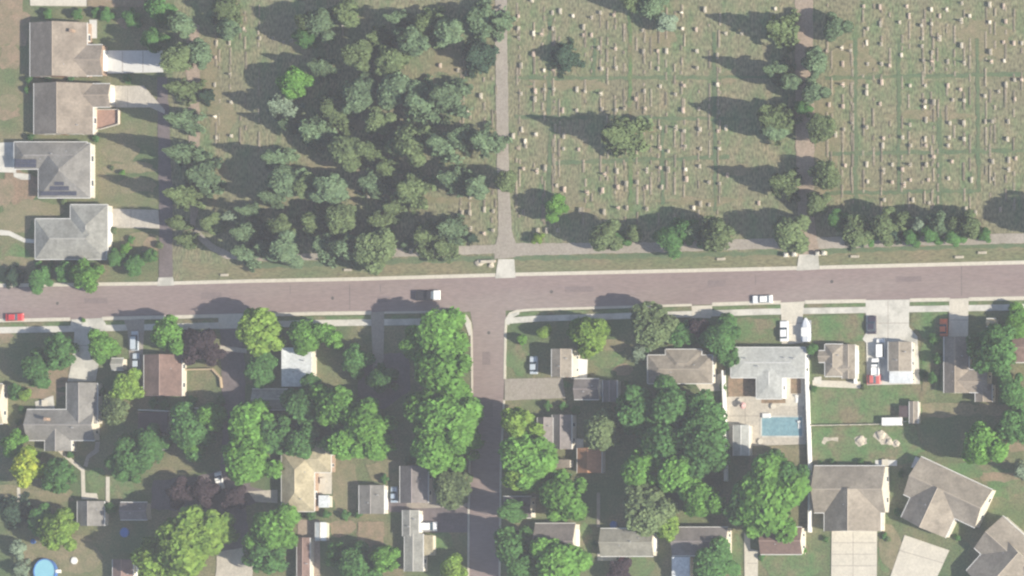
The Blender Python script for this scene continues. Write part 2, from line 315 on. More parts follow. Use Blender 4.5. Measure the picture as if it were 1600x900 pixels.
sheet('corner_ramp', [(790, 506), (791, 498), (798, 490), (812, 487), (812, 491), (800, 497), (796, 508)], .21, M_conc2)
# cemetery lanes
sheet('cemetery_lane', [(770, -500), (792, -500), (793, 60), (795, 180), (796, 290), (800, 360), (806, 378), (806, 402), (773, 405), (774, 384), (779, 366), (778, 300), (776, 180), (774, 60)], .155, M_gravel, .12)
sheet('cemetery_lane', [(590, 388), (680, 386), (777, 382), (777, 396), (690, 399), (590, 403), (480, 407), (400, 408), (355, 405), (330, 392), (312, 376), (300, 358), (306, 354), (320, 370), (340, 385), (362, 396), (420, 398), (500, 396)], .15, M_gravel, .12)
sheet('cemetery_lane', [(803, 380), (1000, 379), (1200, 373), (1250, 370), (1250, 388), (1200, 389), (1000, 395), (803, 400)], .15, M_gravel, .12)
sheet('cemetery_lane', [(1272, 371), (1400, 369), (1530, 367), (1560, 365), (1700, 362), (2400, 345), (2400, 360), (1700, 376), (1530, 382), (1400, 385), (1272, 389)], .15, M_gravel, .12)
sheet('cemetery_lane', [(1243, -500), (1269, -500), (1271, 60), (1273, 200), (1272, 330), (1276, 365), (1282, 398), (1246, 400), (1250, 370), (1247, 330), (1243, 200), (1243, 60)], .157, M_gravel2, .15)
sheet('dirt_lane', [(292, 30), (312, 40), (313, 120), (312, 200), (314, 260), (310, 330), (304, 362), (297, 358), (299, 300), (296, 200), (292, 120)], .15, M_gravel2, .3)
sheet('gate_apron', [(779, 405), (804, 405), (806, 430), (806, 434), (774, 435), (775, 430)], .21, M_conc2)
sheet('gate_apron', [(1249, 398), (1279, 397), (1281, 421), (1245, 423)], .21, M_conc2)
sheet('asphalt_lane', [(249, 300), (270, 300), (270, 435), (249, 436)], .158, M_asph2, .1)
sheet('asphalt_lane', [(246, 120), (262, 120), (270, 302), (249, 302)], .15, M_asph2, .2)
sheet('lane_apron', [(248, 434), (271, 433), (273, 446), (246, 447)], .21, M_conc2)
sheet('driveway', [(160, 79), (255, 79), (256, 113), (160, 115)], .2, M_conc3)
sheet('driveway', [(172, 134), (225, 134), (258, 172), (258, 178), (235, 168), (172, 168)], .2, M_pave)
sheet('driveway', [(-40, 225), (22, 222), (26, 270), (-40, 268)], .2, M_conc2)
sheet('driveway', [(168, 326), (248, 328), (250, 357), (168, 356)], .2, M_pave)
sheet('garden_path', [(-60, 360), (0, 359), (16, 361), (40, 373), (54, 374), (54, 380), (38, 379), (14, 368), (-60, 366)], .2, M_conc2)
sheet('garden_path', [(22, 270), (48, 272), (48, 281), (34, 281), (22, 276)], .2, M_conc2)
sheet('patio', [(46, -20), (136, -20), (136, 10), (48, 9)], .2, M_conc); sheet('gravel_yard', [(137, -20), (226, -20), (226, 11), (137, 11)], .19, M_dirt)
sheet('gravel_yard', [(-20, -20), (36, -20), (36, 20), (-20, 24)], .19, M_dirt)
sheet('driveway', [(112, 499), (160, 497), (166, 506), (166, 517), (142, 518), (142, 560), (155, 568), (150, 596), (106, 596), (114, 560), (117, 518), (110, 517)], .215, M_conc2)
sheet('driveway', [(194, 500), (226, 498), (226, 516), (222, 580), (204, 580), (200, 516)], .205, M_gravel)
sheet('alley', [(344, 495), (378, 493), (382, 560), (384, 640), (382, 720), (392, 760), (430, 770), (430, 782), (385, 790), (392, 900), (396, 1100), (345, 1100), (350, 880), (345, 800), (300, 800), (235, 795), (240, 750), (300, 745), (345, 735), (350, 640), (345, 560)], .15, M_asph2, .3)
sheet('alley_apron', [(342, 494), (380, 492), (380, 513), (342, 514)], .22, M_conc)
sheet('driveway', [(340, 862), (380, 856), (396, 870), (392, 1000), (330, 1000)], .19, M_pave, .1)
sheet('driveway', [(388, 768), (434, 765), (434, 786), (400, 784)], .2, M_pave)
sheet('driveway', [(580, 488), (601, 487), (600, 560), (596, 580), (583, 580), (583, 560)], .215, M_gravel)
sheet('parking_pad', [(560, 555), (640, 552), (642, 610), (600, 640), (560, 620)], .15, M_asph2, .3)
sheet('driveway', [(604, 778), (636, 778), (636, 795), (735, 792), (735, 832), (664, 832), (655, 800), (604, 800)], .19, M_asph2)
sheet('driveway', [(632, 730), (690, 728), (706, 785), (735, 786), (735, 792), (632, 800)], .17, M_gravel, .2)
sheet('driveway', [(789, 592), (880, 590), (884, 622), (789, 626)], .2, M_gravel)
sheet('driveway', [(466, 812), (500, 812), (502, 1000), (462, 1000)], .18, M_gravel2)
sheet('garden_path', [(85, 700), (92, 699), (118, 721), (133, 733), (134, 770), (152, 771), (154, 780), (128, 780), (127, 736), (112, 724)], .2, M_conc)
sheet('garden_path', [(150, 690), (157, 690), (155, 706), (140, 716), (137, 730), (131, 728), (136, 712), (148, 702)], .205, M_gravel)
sheet('patio', [(55, 628), (84, 618), (86, 640), (58, 645)], .2, M_conc2)
sheet('garden_path', [(27, 762), (32, 762), (34, 800), (28, 800)], .2, M_conc); sheet('garden_path', [(166, 745), (172, 745), (172, 786), (166, 786)], .2, M_conc)
sheet('garden_path', [(344, 540), (386, 545), (386, 552), (344, 547)], .2, M_pave)
sheet('patio', [(1368, 719), (1402, 719), (1402, 728), (1368, 728)], .2, M_conc3)
sheet('patio', [(1431, 713), (1466, 730), (1456, 742), (1424, 730)], .2, M_conc3)
sheet('patio', [(140, 31), (152, 31), (152, 60), (140, 60)], .2, M_conc3)
# east side drives
sheet('driveway', [(1081, 478), (1113, 477), (1114, 489), (1111, 497), (1082, 497)], .22, M_conc)
sheet('driveway', [(1220, 473), (1258, 471), (1255, 488), (1256, 536), (1222, 538), (1221, 490)], .22, M_conc)
sheet('driveway', [(1353, 469), (1422, 468), (1421, 488), (1421, 511), (1434, 526), (1438, 600), (1355, 602), (1354, 536), (1348, 530), (1354, 519)], .22, M_conc2)
sheet('driveway', [(1484, 467), (1514, 466), (1513, 525), (1514, 545), (1482, 545)], .22, M_conc)
sheet('driveway', [(1300, 828), (1371, 828), (1370, 1000), (1298, 1000)], .22, M_conc)
sheet('driveway_joint', [(1333, 829), (1334, 829), (1334, 1000), (1333, 1000)], .23, M_gravel)
sheet('driveway', [(1414, 836), (1484, 860), (1460, 912), (1400, 1000), (1360, 1000), (1392, 900)], .22, M_conc)
sheet('garden_path', [(1163, 822), (1172, 822), (1173, 858), (1185, 860), (1184, 1000), (1165, 1000)], .22, M_conc)
sheet('patio', [(1085, 597), (1128, 583), (1127, 611), (1095, 611)], .2, M_conc)
sheet('patio', [(1270, 594), (1345, 596), (1345, 607), (1270, 604)], .2, M_conc)
sheet('pool_terrace', [(1136, 620), (1259, 618), (1260, 694), (1138, 698)], .2, M_pave)
sheet('courtyard_bed', [(1138, 586), (1182, 586), (1182, 621), (1138, 622)], .19, M_mulch)
sheet('courtyard_paving', [(1219, 583), (1258, 583), (1258, 634), (1219, 634)], .205, M_conc)
sheet('courtyard_bed', [(1236, 590), (1252, 590), (1252, 615), (1236, 615)], .215, M_mulch)
sheet('courtyard_bed', [(1190, 622), (1228, 622), (1228, 630), (1190, 630)], .215, M_mulch)
sheet('bare_yard', [(1170, 697), (1258, 695), (1258, 735), (1170, 735)], .18, M_dirt2, .2)
sheet('patio', [(934, 864), (964, 866), (964, 876), (934, 876)], .2, M_conc)
sheet('garden_path', [(933, 770), (938, 770), (938, 824), (933, 824)], .2, M_gravel)
sheet('sunk_yard', [(560, 815), (600, 815), (600, 850), (560, 850)], .18, M_dirt, .1)
# crack lines and drain inlets in the main road
for px, y0, y1 in [(453, 447, 460), (546, 444, 484), (1502, 416, 462), (594, 445, 456), (1180, 430, 445)]:
    sheet('road_crack', wob([(px, y0), (px + 1.1, y0), (px + 1.3, y1), (px + .3, y1)], .2, 6), .097, M_asph2)

for x, y, rx, ry in [(330, 462, 16, 5), (905, 452, 22, 4), (1120, 443, 14, 5), (1420, 436, 20, 4), (762, 640, 8, 12), (760, 560, 6, 10), (150, 470, 18, 4), (600, 468, 10, 4)]:
    q = [(x - rx, y - ry), (x + rx, y - ry - .6), (x + rx + .5, y + ry), (x - rx, y + ry + .6)]
    sheet('asphalt_patch', q, .112, mat('patched_asphalt', (.195, .155, .15), (.175, .14, .137), .5, fine=.07), .05)
for i, (x, y, l) in enumerate([(520, 466, 'iron manhole cover in the main road west of the pickup'), (862, 456, 'iron manhole cover in the main road east of the junction'), (1300, 440, 'iron manhole cover in the main road below the eastern gate'), (764, 520, 'iron manhole cover at the mouth of the side street'), (90, 474, 'iron manhole cover in the main road near the red car')]):
    p = at(x, y); c = MB(); c.cyl(0, 0, .08, .125, .42, n=20); o = c.build('manhole_cover', mat('cast_iron', (.09, .085, .08), fine=.1)); o.location = p; tag(o, l, 'manhole cover', 'manhole covers')
for q in ([(1300, 848), (1370, 848)], [(1299, 866), (1370, 866)], [(1299, 884), (1370, 884)], [(1406, 860), (1475, 880)], [(1354, 505), (1421, 505)], [(1388, 470), (1388, 535)], [(1223, 505), (1255, 505)], [(1485, 500), (1513, 500)], [(192, 80), (192, 113)], [(224, 80), (224, 113)], [(200, 134), (200, 168)], [(205, 328), (205, 356)], [(1168, 860), (1184, 860)], [(1168, 880), (1184, 880)], [(118, 540), (142, 540)], [(1140, 650), (1190, 650)], [(1165, 622), (1165, 664)], [(840, 592), (840, 624)]):
    ribbon('concrete_joint', q, .16, .2, .226, M_gravel)
# ------------------------------------------------------------------ houses
def lerp(a, b, t): return a + (b - a) * t
def roof_wing(rf, caps, gut, Q, ze, kind, pitch, th=.16, ovr=0.0):
    """Q = corners NW, NE, SE, SW (Vectors xy) of the eaves; kind: gx/gy gable, hx/hy hip, f flat"""
    A, B, C, D = [Vector((q.x, q.y, ze)) for q in Q]
    if kind == 'f':
        rf.prism([(p.x, p.y) for p in (D, C, B, A)], ze - .25, ze + .12); return ze
    if kind[1] == 'y': e0, e1, s0, s1 = (A, B), (D, C), 'N', 'S'      # ridge from north edge to south edge
    else: e0, e1 = (A, D), (B, C)
    m0 = lerp(*e0, .5); m1 = lerp(*e1, .5)
    half = ((e0[1] - e0[0]).length + (e1[1] - e1[0]).length) / 4; h = half * pitch
    L = (m1 - m0).length; ins = min(half, L * .48) if kind[0] == 'h' else 0.0
    r0 = lerp(m0, m1, ins / L) + Vector((0, 0, h)); r1 = lerp(m1, m0, ins / L) + Vector((0, 0, h))
    d = Vector((0, 0, -th))
    a, b_, c, e = e0[0], e1[0], e1[1], e0[1]
    vs = [a, b_, r1, r0, e, c]; vs2 = [v + d for v in vs]
    fs = [(0, 1, 2, 3), (4, 5, 2, 3), (6, 7, 8, 9), (10, 11, 8, 9)]
    if kind[0] == 'h': fs += [(0, 4, 3), (1, 5, 2), (6, 10, 9), (7, 11, 8), (0, 4, 10, 6), (1, 5, 11, 7)]
    else: fs += [(0, 3, 9, 6), (3, 4, 10, 9), (1, 2, 8, 7), (2, 5, 11, 8)]
    fs += [(0, 1, 7, 6), (4, 5, 11, 10)]
    rf.add(vs + vs2, fs)
    # ridge cap
    dr = (r1 - r0).normalized() if (r1 - r0).length > .1 else Vector((1, 0, 0)); nn = Vector((-dr.y, dr.x, 0)) * .16
    if (r1 - r0).length > .5:
        c1 = MB(); caps.append(c1); c1.add([r0 + nn + Vector((0, 0, -.03)), r1 + nn + Vector((0, 0, -.03)), r1 + Vector((0, 0, .07)), r0 + Vector((0, 0, .07)), r0 - nn + Vector((0, 0, -.03)), r1 - nn + Vector((0, 0, -.03))], [(0, 1, 2, 3), (3, 2, 5, 4), (0, 3, 4), (1, 5, 2), (0, 4, 5, 1)])
    # gutters along the eaves
    edges = [(a, b_), (e, c)] + ([(a, e), (b_, c)] if kind[0] == 'h' else [])
    ctr = (a + b_ + c + e) / 4
    for p, q in edges:
        dd = (q - p).normalized(); n = Vector((-dd.y, dd.x, 0)); mid = (p + q) / 2
        if n.dot(mid - ctr) < 0: n = -n
        g1 = MB(); gut.append(g1); g1.prism([((p + n * .012).x, (p + n * .012).y), ((q + n * .012).x, (q + n * .012).y), ((q + n * .16).x, (q + n * .16).y), ((p + n * .16).x, (p + n * .16).y)], ze - th, ze - .02)
    return ze + h
def wall_wing(wl, Q, ze, kind, pitch, inset=.14):
    c = sum((q for q in Q), Vector((0, 0))) / 4
    ex = (Q[1] - Q[0]).normalized(); ey = (Q[0] - Q[3]).normalized()
    A, B, C, D = [Q[0] + ex * inset - ey * inset, Q[1] - ex * inset - ey * inset, Q[2] - ex * inset + ey * inset, Q[3] + ex * inset + ey * inset]
    zt = ze - .17 + (inset * pitch * .9 if kind != 'f' else -.05)
    wl.prism([(p.x, p.y) for p in (D, C, B, A)], 0, zt)
    if kind[0] == 'g':
        pr = [(A, B), (D, C)] if kind[1] == 'y' else [(A, D), (B, C)]
        for p, q in pr:
            half = (q - p).length / 2; m = (p + q) / 2; d = (q - p).normalized(); n = Vector((-d.y, d.x)) * .06
            zr = zt + half * pitch - .12
            cc = (c - m).normalized()
            vs = []
            for s in (0, 1):
                o = cc * (.12 * s)
                vs += [(p.x + o.x, p.y + o.y, zt), (q.x + o.x, q.y + o.y, zt), (m.x + o.x, m.y + o.y, zr)]
            wl.add(vs, [(0, 1, 2), (5, 4, 3), (0, 1, 4, 3), (1, 2, 5, 4), (2, 0, 3, 5)])
    return A, B, C, D
def quad(px0, py0, px1, py1, z, rot=0.0):
    if not rot:
        return [at(x, y, z).xy for x, y in ((px0, py0), (px1, py0), (px1, py1), (px0, py1))]
    cx, cy = (px0 + px1) / 2, (py0 + py1) / 2; out = []
    return None
def house(name, label, cat, wings, roof, wall=None, group=None, trim=None, chimney=None, vents=(), east='win', pivot=None, rot=0.0):
    """wings: (x0,y0,x1,y1,kind,pitch,eave, east) in photo pixels of the eaves outline; rot degrees about pivot"""
    wall = wall or M_cream; trim = trim or M_white
    xs = [w[0] for w in wings] + [w[2] for w in wings]; ys = [w[1] for w in wings] + [w[3] for w in wings]
    rf, caps, gut, wl = MB(), [], [], MB(); fit = []
    def place(x, y, z):
        if rot:
            a = math.radians(rot); dx, dy = x - pivot[0], y - pivot[1]
            x, y = pivot[0] + dx * math.cos(a) - dy * math.sin(a), pivot[1] + dx * math.sin(a) + dy * math.cos(a)
        return at(x, y, z)
    org = place((min(xs) + max(xs)) / 2, (min(ys) + max(ys)) / 2, 0)
    o2 = org.xy
    for w in wings:
        x0, y0, x1, y1, kind, pitch, ze = w[:7]; e = w[7] if len(w) > 7 else east
        Q = [place(x, y, ze).xy - o2 for x, y in ((x0, y0), (x1, y0), (x1, y1), (x0, y1))]
        roof_wing(rf, caps, gut, Q, ze, kind, pitch)
        A, B, C, D = wall_wing(wl, Q, ze, kind, pitch)
        fit.append((A, B, C, D, ze, e))
    root = empty(name, (org.x, org.y, 0), label, cat, group)
    wl.build('wall', wall, root); R = rf.build('roof', roof, root)
    for c1 in caps: c1.build('ridge_cap', mat('cap_' + roof.name, tuple(min(.6, x * 1.25) for x in ROOFC.get(roof.name, (.3, .28, .25))), fine=.05), R)  # cap painted lighter than its roof to carry the pale ridge highlight
    for g1 in gut: g1.build('gutter', trim, R)
    def onwall(nm, p, q, t0, t1, z0, z1, m, par=root, proud=.05):
        d = q - p; dn = d.normalized(); n = Vector((dn.y, -dn.x))
        if n.dot((p + q) / 2 - ctr) < 0: n = -n
        a, b_ = p + d * t0, p + d * t1; bb = MB()
        bb.prism([((a - n * .02).x, (a - n * .02).y), ((b_ - n * .02).x, (b_ - n * .02).y), ((b_ + n * proud).x, (b_ + n * proud).y), ((a + n * proud).x, (a + n * proud).y)], z0, z1)
        return bb.build(nm, m, par)
    for A, B, C, D, ze, e in fit:
        ctr = (A + B + C + D) / 4
        if e in ('none', 'n'): continue
        if e == 'garage':
            g = onwall('garage_door', B, C, .15, .85, .02, 2.25, M_white)
            onwall('window', D, C, .4, .6, 1.0, 2.0, M_glass)
        elif e == 'sgarage':
            onwall('garage_door', D, C, .12, .88, .02, 2.25, M_white)
            w1 = onwall('window', B, C, .3, .5, 1.0, 2.1, M_glass)
        else:
            for t in ((.2, .34), (.66, .8)):
                fr = onwall('window', B, C, t[0], t[1], .95, min(2.15, ze - .5), trim); onwall('pane', B, C, t[0] + .018, t[1] - .018, 1.03, min(2.07, ze - .58), M_glass, fr, .07)
            for t in ((.15, .3), (.62, .8)):
                fr = onwall('window', D, C, t[0], t[1], .95, min(2.15, ze - .5), trim); onwall('pane', D, C, t[0] + .018, t[1] - .018, 1.03, min(2.07, ze - .58), M_glass, fr, .07)
            onwall('door', D, C, .42, .51, .05, 2.05, M_wood)
    if chimney:
        x, y, z = chimney; p = place(x, y, z).xy - o2; c = MB(); c.box(p.x - .35, p.y - .35, z - 1.6, p.x + .35, p.y + .35, z + .5); c.box(p.x - .43, p.y - .43, z + .5, p.x + .43, p.y + .43, z + .62); c.build('chimney', M_brickw, R)
    if len(vents) < 3 and len(name) > 4 and name in ('house', 'garage'):
        w0 = wings[0]; vents = tuple(vents) + ((lerp(w0[0], w0[2], .72), lerp(w0[1], w0[3], .34), w0[6] + .9), (lerp(w0[0], w0[2], .36), lerp(w0[1], w0[3], .62), w0[6] + .9))
    for x, y, z in vents:
        p = place(x, y, z).xy - o2; c = MB(); c.cyl(p.x, p.y, z - .8, z + .25, .12, n=8); c.build('vent_pipe', M_metal, R)
    return root, R
ROOFC = {'roof_tan_shingle': (.235, .195, .155), 'roof_beige_shingle': (.255, .22, .18), 'roof_brown_shingle': (.205, .145, .125), 'roof_grey_shingle': (.215, .2, .19), 'roof_pale_grey_shingle': (.29, .28, .26), 'roof_mauve_grey_shingle': (.185, .16, .16), 'roof_light_membrane': (.4, .4, .39), 'roof_straw_shingle': (.33, .285, .2), 'roof_dark_brown_shingle': (.085, .062, .065), 'roof_sage_grey_shingle': (.225, .215, .18), 'roof_rust_metal': (.33, .17, .1)}
E = 3.0
h1, R1 = house('house', 'tan roofed house joined to the bright white concrete driveway', 'house', [(47, 35, 136, 120, 'gy', .42, E, 'win'), (80, 70, 160, 118, 'gx', .36, E - .03, 'garage')], R_tan, wall=M_brickw, chimney=(112, 48, 5.5), vents=((100, 100, 5.2),))
h2, R2 = house('house', 'tan roofed house with an eastern deck, south of the white driveway', 'house', [(53, 130, 145, 210, 'gy', .42, E), (100, 131, 172, 167, 'gx', .36, E - .03, 'garage')], R_tan, vents=((120, 195, 5),))
c = MB(); p = at(166, 186); P = [at(x, y) for x, y in ((146, 172), (188, 172), (188, 194), (160, 202), (146, 202))]
rt = empty('garden_deck', (p.x, p.y, 0), 'brown garden deck with a pale rail beside the second tan house', 'deck')
c = MB().prism([(q.x - p.x, q.y - p.y) for q in P], 0, .5); c.build('platform', mat('deck_boards', (.33, .2, .15), (.27, .17, .13), 1.2, fine=.1), rt)
c = MB()
for q, r in zip(P, P[1:] + P[:1]):
    a = (q - p).xy; b_ = (r - p).xy; d = (b_ - a).normalized(); n = Vector((-d.y, d.x)) * .14
    if (a - b_).length > 2: c.prism([tuple(a), tuple(b_), tuple(b_ + n), tuple(a + n)], .5, 1.35)
c.build('rail', M_cream, rt)
h3, R3 = house('house', 'grey hip roofed house carrying dark solar panels', 'house', [(22, 222, 136, 264, 'hx', .38, E, 'n'), (60, 224, 141, 309, 'hy', .38, E - .03, 'win')], R_grey, vents=((80, 240, 4.6),))
h4, R4 = house('house', 'pale grey hip roofed house nearest the road and cemetery lane', 'house', [(55, 342, 166, 405, 'hx', .36, E), (110, 320, 168, 392, 'hy', .34, E - .03, 'garage')], R_pale)
def panel_set(root, Rr, x0, y0, x1, y1, nx, ny, ze, ysouth, pitch):
    """rows of panels lying on a south slope whose eave is at photo row ysouth"""
    o = Vector(root.location)
    for j in range(ny):
        for i in range(nx):
            q = []
            for u, v in ((i, j), (i + .94, j), (i + .94, j + .92), (i, j + .92)):
                y = lerp(y0, y1, v / ny); z = ze + (ysouth - y) * .16 * pitch + .16; q.append(at(lerp(x0, x1, u / nx), y, z) - o)
            MB().add([*q, *[w - Vector((0, 0, .07)) for w in q]], [(0, 1, 2, 3), (7, 6, 5, 4), (0, 4, 5, 1), (1, 5, 6, 2), (2, 6, 7, 3), (3, 7, 4, 0)]).build('solar_panel', M_solar, Rr)
panel_set(h3, R3, 24, 249, 57, 262, 4, 2, E, 266, .38)
panel_set(h3, R3, 64, 299, 120, 306, 7, 1, E, 311, .38); panel_set(h3, R3, 78, 291, 108, 298, 4, 1, E, 311, .38); panel_set(h3, R3, 85, 284, 100, 290, 2, 1, E, 311, .38)
# south-west block
house('house', 'grey winged house with a pale drive, south of the red car', 'house', [(42, 640, 148, 688, 'gx', .5, E), (104, 598, 152, 662, 'gy', .42, E - .03, 'win'), (70, 670, 111, 705, 'gy', .4, E - .06, 'win')], R_grey, chimney=(72, 655, 6.0), vents=((112, 668, 5.4),))
house('garage', 'small grey and pale gabled garage at the end of the garden path', 'garage', [(121, 783, 163, 822, 'gy', .5, 2.6, 'n')], R_grey)
house('house', 'brown roofed house with a railed lawn, south of the road', 'house', [(225, 554, 284, 619, 'gy', .38, E)], R_brown)
house('shed', 'tiny pale shed between the driveway and the parked vans', 'shed', [(174, 560, 193, 578, 'gx', .5, 2.2, 'n')], R_pale)
house('house', 'flat roofed pale house in tree shade south of the road', 'house', [(440, 543, 487, 604, 'f', 0, 3.2, 'n')], R_white, vents=((465, 580, 3.3),))
house('house', 'grey low gabled roof half hidden below the flat pale one', 'house', [(394, 608, 450, 640, 'gx', .35, 2.8, 'n')], R_pale)
house('house', 'long pale grey roof shaded by trees beside the alley', 'house', [(270, 638, 341, 662, 'gx', .35, 2.8, 'n')], R_pale)
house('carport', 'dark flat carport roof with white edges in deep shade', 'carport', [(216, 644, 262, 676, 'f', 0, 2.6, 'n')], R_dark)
house('house', 'large house with a straw coloured roof and a rear terrace', 'house', [(440, 706, 491, 799, 'hy', .42, E), (462, 697, 517, 738, 'hx', .32, E - .03, 'win')], R_yell, wall=M_brickw, vents=((470, 780, 4.6),))
house('garage', 'square grey garage with a bright white eastern door', 'garage', [(561, 758, 600, 803, 'gy', .22, 2.9, 'garage')], R_grey)
house('house', 'mauve grey gabled house beside the shaded driveway by the side street', 'house', [(625, 728, 669, 786, 'gy', .42, E)], R_mauve)
house('house', 'narrow pale roofed house with white eastern porch and a parked van', 'house', [(629, 797, 654, 838, 'gy', .22, E, 'garage'), (632, 834, 661, 893, 'gy', .22, E - .1, 'win')], R_pale)
house('porch', 'white slatted porch beside the narrow pale house', 'porch', [(663, 836, 676, 868, 'f', 0, 2.3, 'n')], R_yell)
house('shed', 'bright white shed roof beside the brown driveway at the bottom', 'shed', [(493, 816, 509, 845, 'gy', .3, 2.3, 'n')], R_white)
house('house', 'brown roof at the bottom edge next to the brown drive', 'house', [(464, 840, 484, 960, 'gy', .35, 2.8, 'n')], R_brown)
house('house', 'mauve brown roof under the largest yellow green tree', 'house', [(176, 874, 208, 940, 'gy', .35, 2.8, 'n')], R_brown)
house('house', 'pale roof cut by the western edge beside small shrubs', 'house', [(-60, 600, 4, 662, 'gx', .4, 3, 'win')], R_yell)
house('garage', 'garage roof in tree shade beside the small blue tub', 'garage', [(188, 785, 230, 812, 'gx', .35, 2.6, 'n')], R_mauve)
house('shed', 'small white box roofed lean-to behind the straw coloured roof', 'shed', [(498, 774, 514, 793, 'f', 0, 2.3, 'n')], R_white)
# south-east block
house('house', 'beige two storey house with a white slab porch near the junction', 'house', [(862, 545, 893, 589, 'gy', .3, 5.4, 'win')], R_tan2)
sheet('porch_slab', [(893, 559), (919, 562), (918, 592), (893, 592)], .3, M_white)
house('house', 'brownish low house at the end of the beige side driveway', 'house', [(897, 592, 936, 624, 'gx', .3, 3, 'garage')], R_mauve)
house('pergola', 'small grey pergola roof with bright posts in tree shade', 'pergola', [(942, 594, 964, 628, 'gy', .25, 2.6, 'n')], R_mauve)
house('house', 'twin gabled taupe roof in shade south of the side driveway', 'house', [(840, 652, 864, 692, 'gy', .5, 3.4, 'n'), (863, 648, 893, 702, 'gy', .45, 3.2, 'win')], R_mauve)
house('porch', 'tan flat porch roof below the twin gables', 'porch', [(855, 718, 890, 731, 'f', 0, 2.6, 'win')], R_tan)
house('shed', 'orange rust roofed shed beside a thin teal fence', 'shed', [(902, 700, 940, 739, 'gy', .35, 2.8, 'n')], R_rust)
sheet('patio', [(884, 684), (912, 686), (912, 700), (884, 700)], .2, M_conc2)
house('house', 'long beige hip roofed house north of the dense green trees', 'house', [(1012, 555, 1113, 599, 'hx', .32, E), (1040, 546, 1096, 590, 'hx', .3, E - .03, 'n')], R_tan2)
house('house', 'light grey low roofed pool house with a central rear wing', 'house', [(1142, 543, 1258, 590, 'hx', .11, 3.2, 'win'), (1182, 560, 1222, 623, 'hy', .11, 3.17, 'win')], R_light, wall=M_white, vents=((1165, 560, 4.2), (1240, 560, 4.2)))
house('pool_cabana', 'pale flat cabana roof southwest of the rectangular swimming pool', 'cabana', [(1146, 664, 1170, 712, 'gy', .15, 2.7, 'n')], R_light)
house('house', 'cluttered beige twin roofed house east of the pool fence', 'house', [(1289, 538, 1317, 588, 'hy', .4, E, 'n'), (1316, 538, 1336, 592, 'gy', .25, E - .03, 'garage'), (1279, 548, 1306, 566, 'gx', .45, E - .06, 'n'), (1300, 568, 1330, 584, 'gx', .5, E - .09, 'n')], R_tan2)
house('house', 'beige and white house at the foot of the pale driveway court', 'house', [(1388, 534, 1424, 580, 'gy', .25, E, 'win')], R_tan2)
house('sunroom', 'flat bluish white sunroom roof behind the driveway court house', 'sunroom', [(1390, 577, 1425, 599, 'f', 0, 2.8, 'win')], R_white)
house('house', 'grey brown house with a dark shaded slope beside the orange car', 'house', [(1475, 526, 1514, 614, 'gy', .4, E, 'n'), (1490, 578, 1544, 613, 'gx', .4, E - .03, 'win'), (1524, 600, 1550, 628, 'gy', .3, 2.7, 'win')], R_tan)
house('house', 'pinkish brown roof cut by the eastern edge beside a green tree', 'house', [(1583, 520, 1660, 566, 'gx', .35, E, 'n')], R_brown)
house('playhouse', 'tiny yellow roofed playhouse among shade near the eastern edge', 'playhouse', [(1541, 498, 1556, 510, 'gx', .6, 1.9, 'n')], R_yell)
house('house', 'large taupe house with a wide white twin driveway', 'house', [(1272, 728, 1383, 801, 'gx', .42, 3.4), (1288, 764, 1376, 830, 'gy', .46, 3.37, 'sgarage')], R_tan2, vents=((1318, 788, 6.0),), chimney=None)
house('house', 'large taupe house turned at an angle with a slanting driveway', 'house', [(1412, 735, 1535, 800, 'gx', .42, 3.4), (1424, 766, 1500, 834, 'gy', .46, 3.37, 'sgarage')], R_tan2, pivot=(1474, 785), rot=25, vents=((1450, 800, 5.8),))
house('house', 'taupe house at the southeastern corner, turned the most', 'house', [(1530, 838, 1660, 905, 'gx', .42, 3.4), (1545, 860, 1640, 940, 'gy', .46, 3.37, 'sgarage')], R_tan2, pivot=(1590, 870), rot=42, vents=((1570, 880, 5.2),))
house('house', 'sage grey long gabled house with a white eastern wall', 'house', [(938, 826, 1021, 869, 'gx', .36, E, 'garage')], R_sage, vents=((985, 846, 4.4),))
house('house', 'mauve grey long roof above the bluish carport', 'house', [(1050, 824, 1137, 868, 'gx', .34, E)], R_mauve)
house('carport', 'bluish white carport roof at the bottom edge', 'carport', [(1050, 870, 1078, 940, 'f', 0, 2.5, 'n')], R_white)
house('house', 'pinkish brown roof with a pale side path, near the tall white fence', 'house', [(1188, 824, 1253, 866, 'gx', .36, E)], R_brown)
house('house', 'mauve gabled house just east of the side street', 'house', [(836, 818, 899, 874, 'gx', .4, E, 'garage')], R_mauve)
house('house', 'dark roofed house with a pale southern edge beside the side street', 'house', [(786, 776, 830, 809, 'gx', .36, E)], R_mauve)
house('shed', 'beige garden shed east of the white trailer', 'shed', [(1421, 627, 1434, 662, 'gy', .25, 2.4, 'n')], R_tan2)
house('shed', 'dark small shed with a pale blue hatch north of the white trailer', 'shed', [(1405, 634, 1421, 652, 'f', 0, 2.0, 'n')], R_dark)

sheet('patio', [(492, 738), (519, 738), (519, 772), (492, 772)], .2, M_conc)
sheet('patio', [(1272, 590), (1284, 588), (1284, 600), (1272, 600)], .21, M_conc2)
for x, y, l in [(507, 752, 'square cream table on the terrace of the straw roofed house'), (1385, 723, 'cream table on the slab behind the taupe house'), (1445, 728, 'cream table on the slab behind the angled house'), (72, 630, 'cream table on the small patio north of the grey winged house')]:
    p = at(x, y); rt = empty('patio_table', (p.x, p.y, .2), l, 'table', 'patio tables'); MB().box(-.8, -.8, .7, .8, .8, .77).build('table_top', M_cream, rt)
    for dx, dy in ((.6, .6), (-.6, .6), (.6, -.6), (-.6, -.6)): MB().box(dx - .05, dy - .05, 0, dx + .05, dy + .05, .7).build('leg', M_metal, rt)
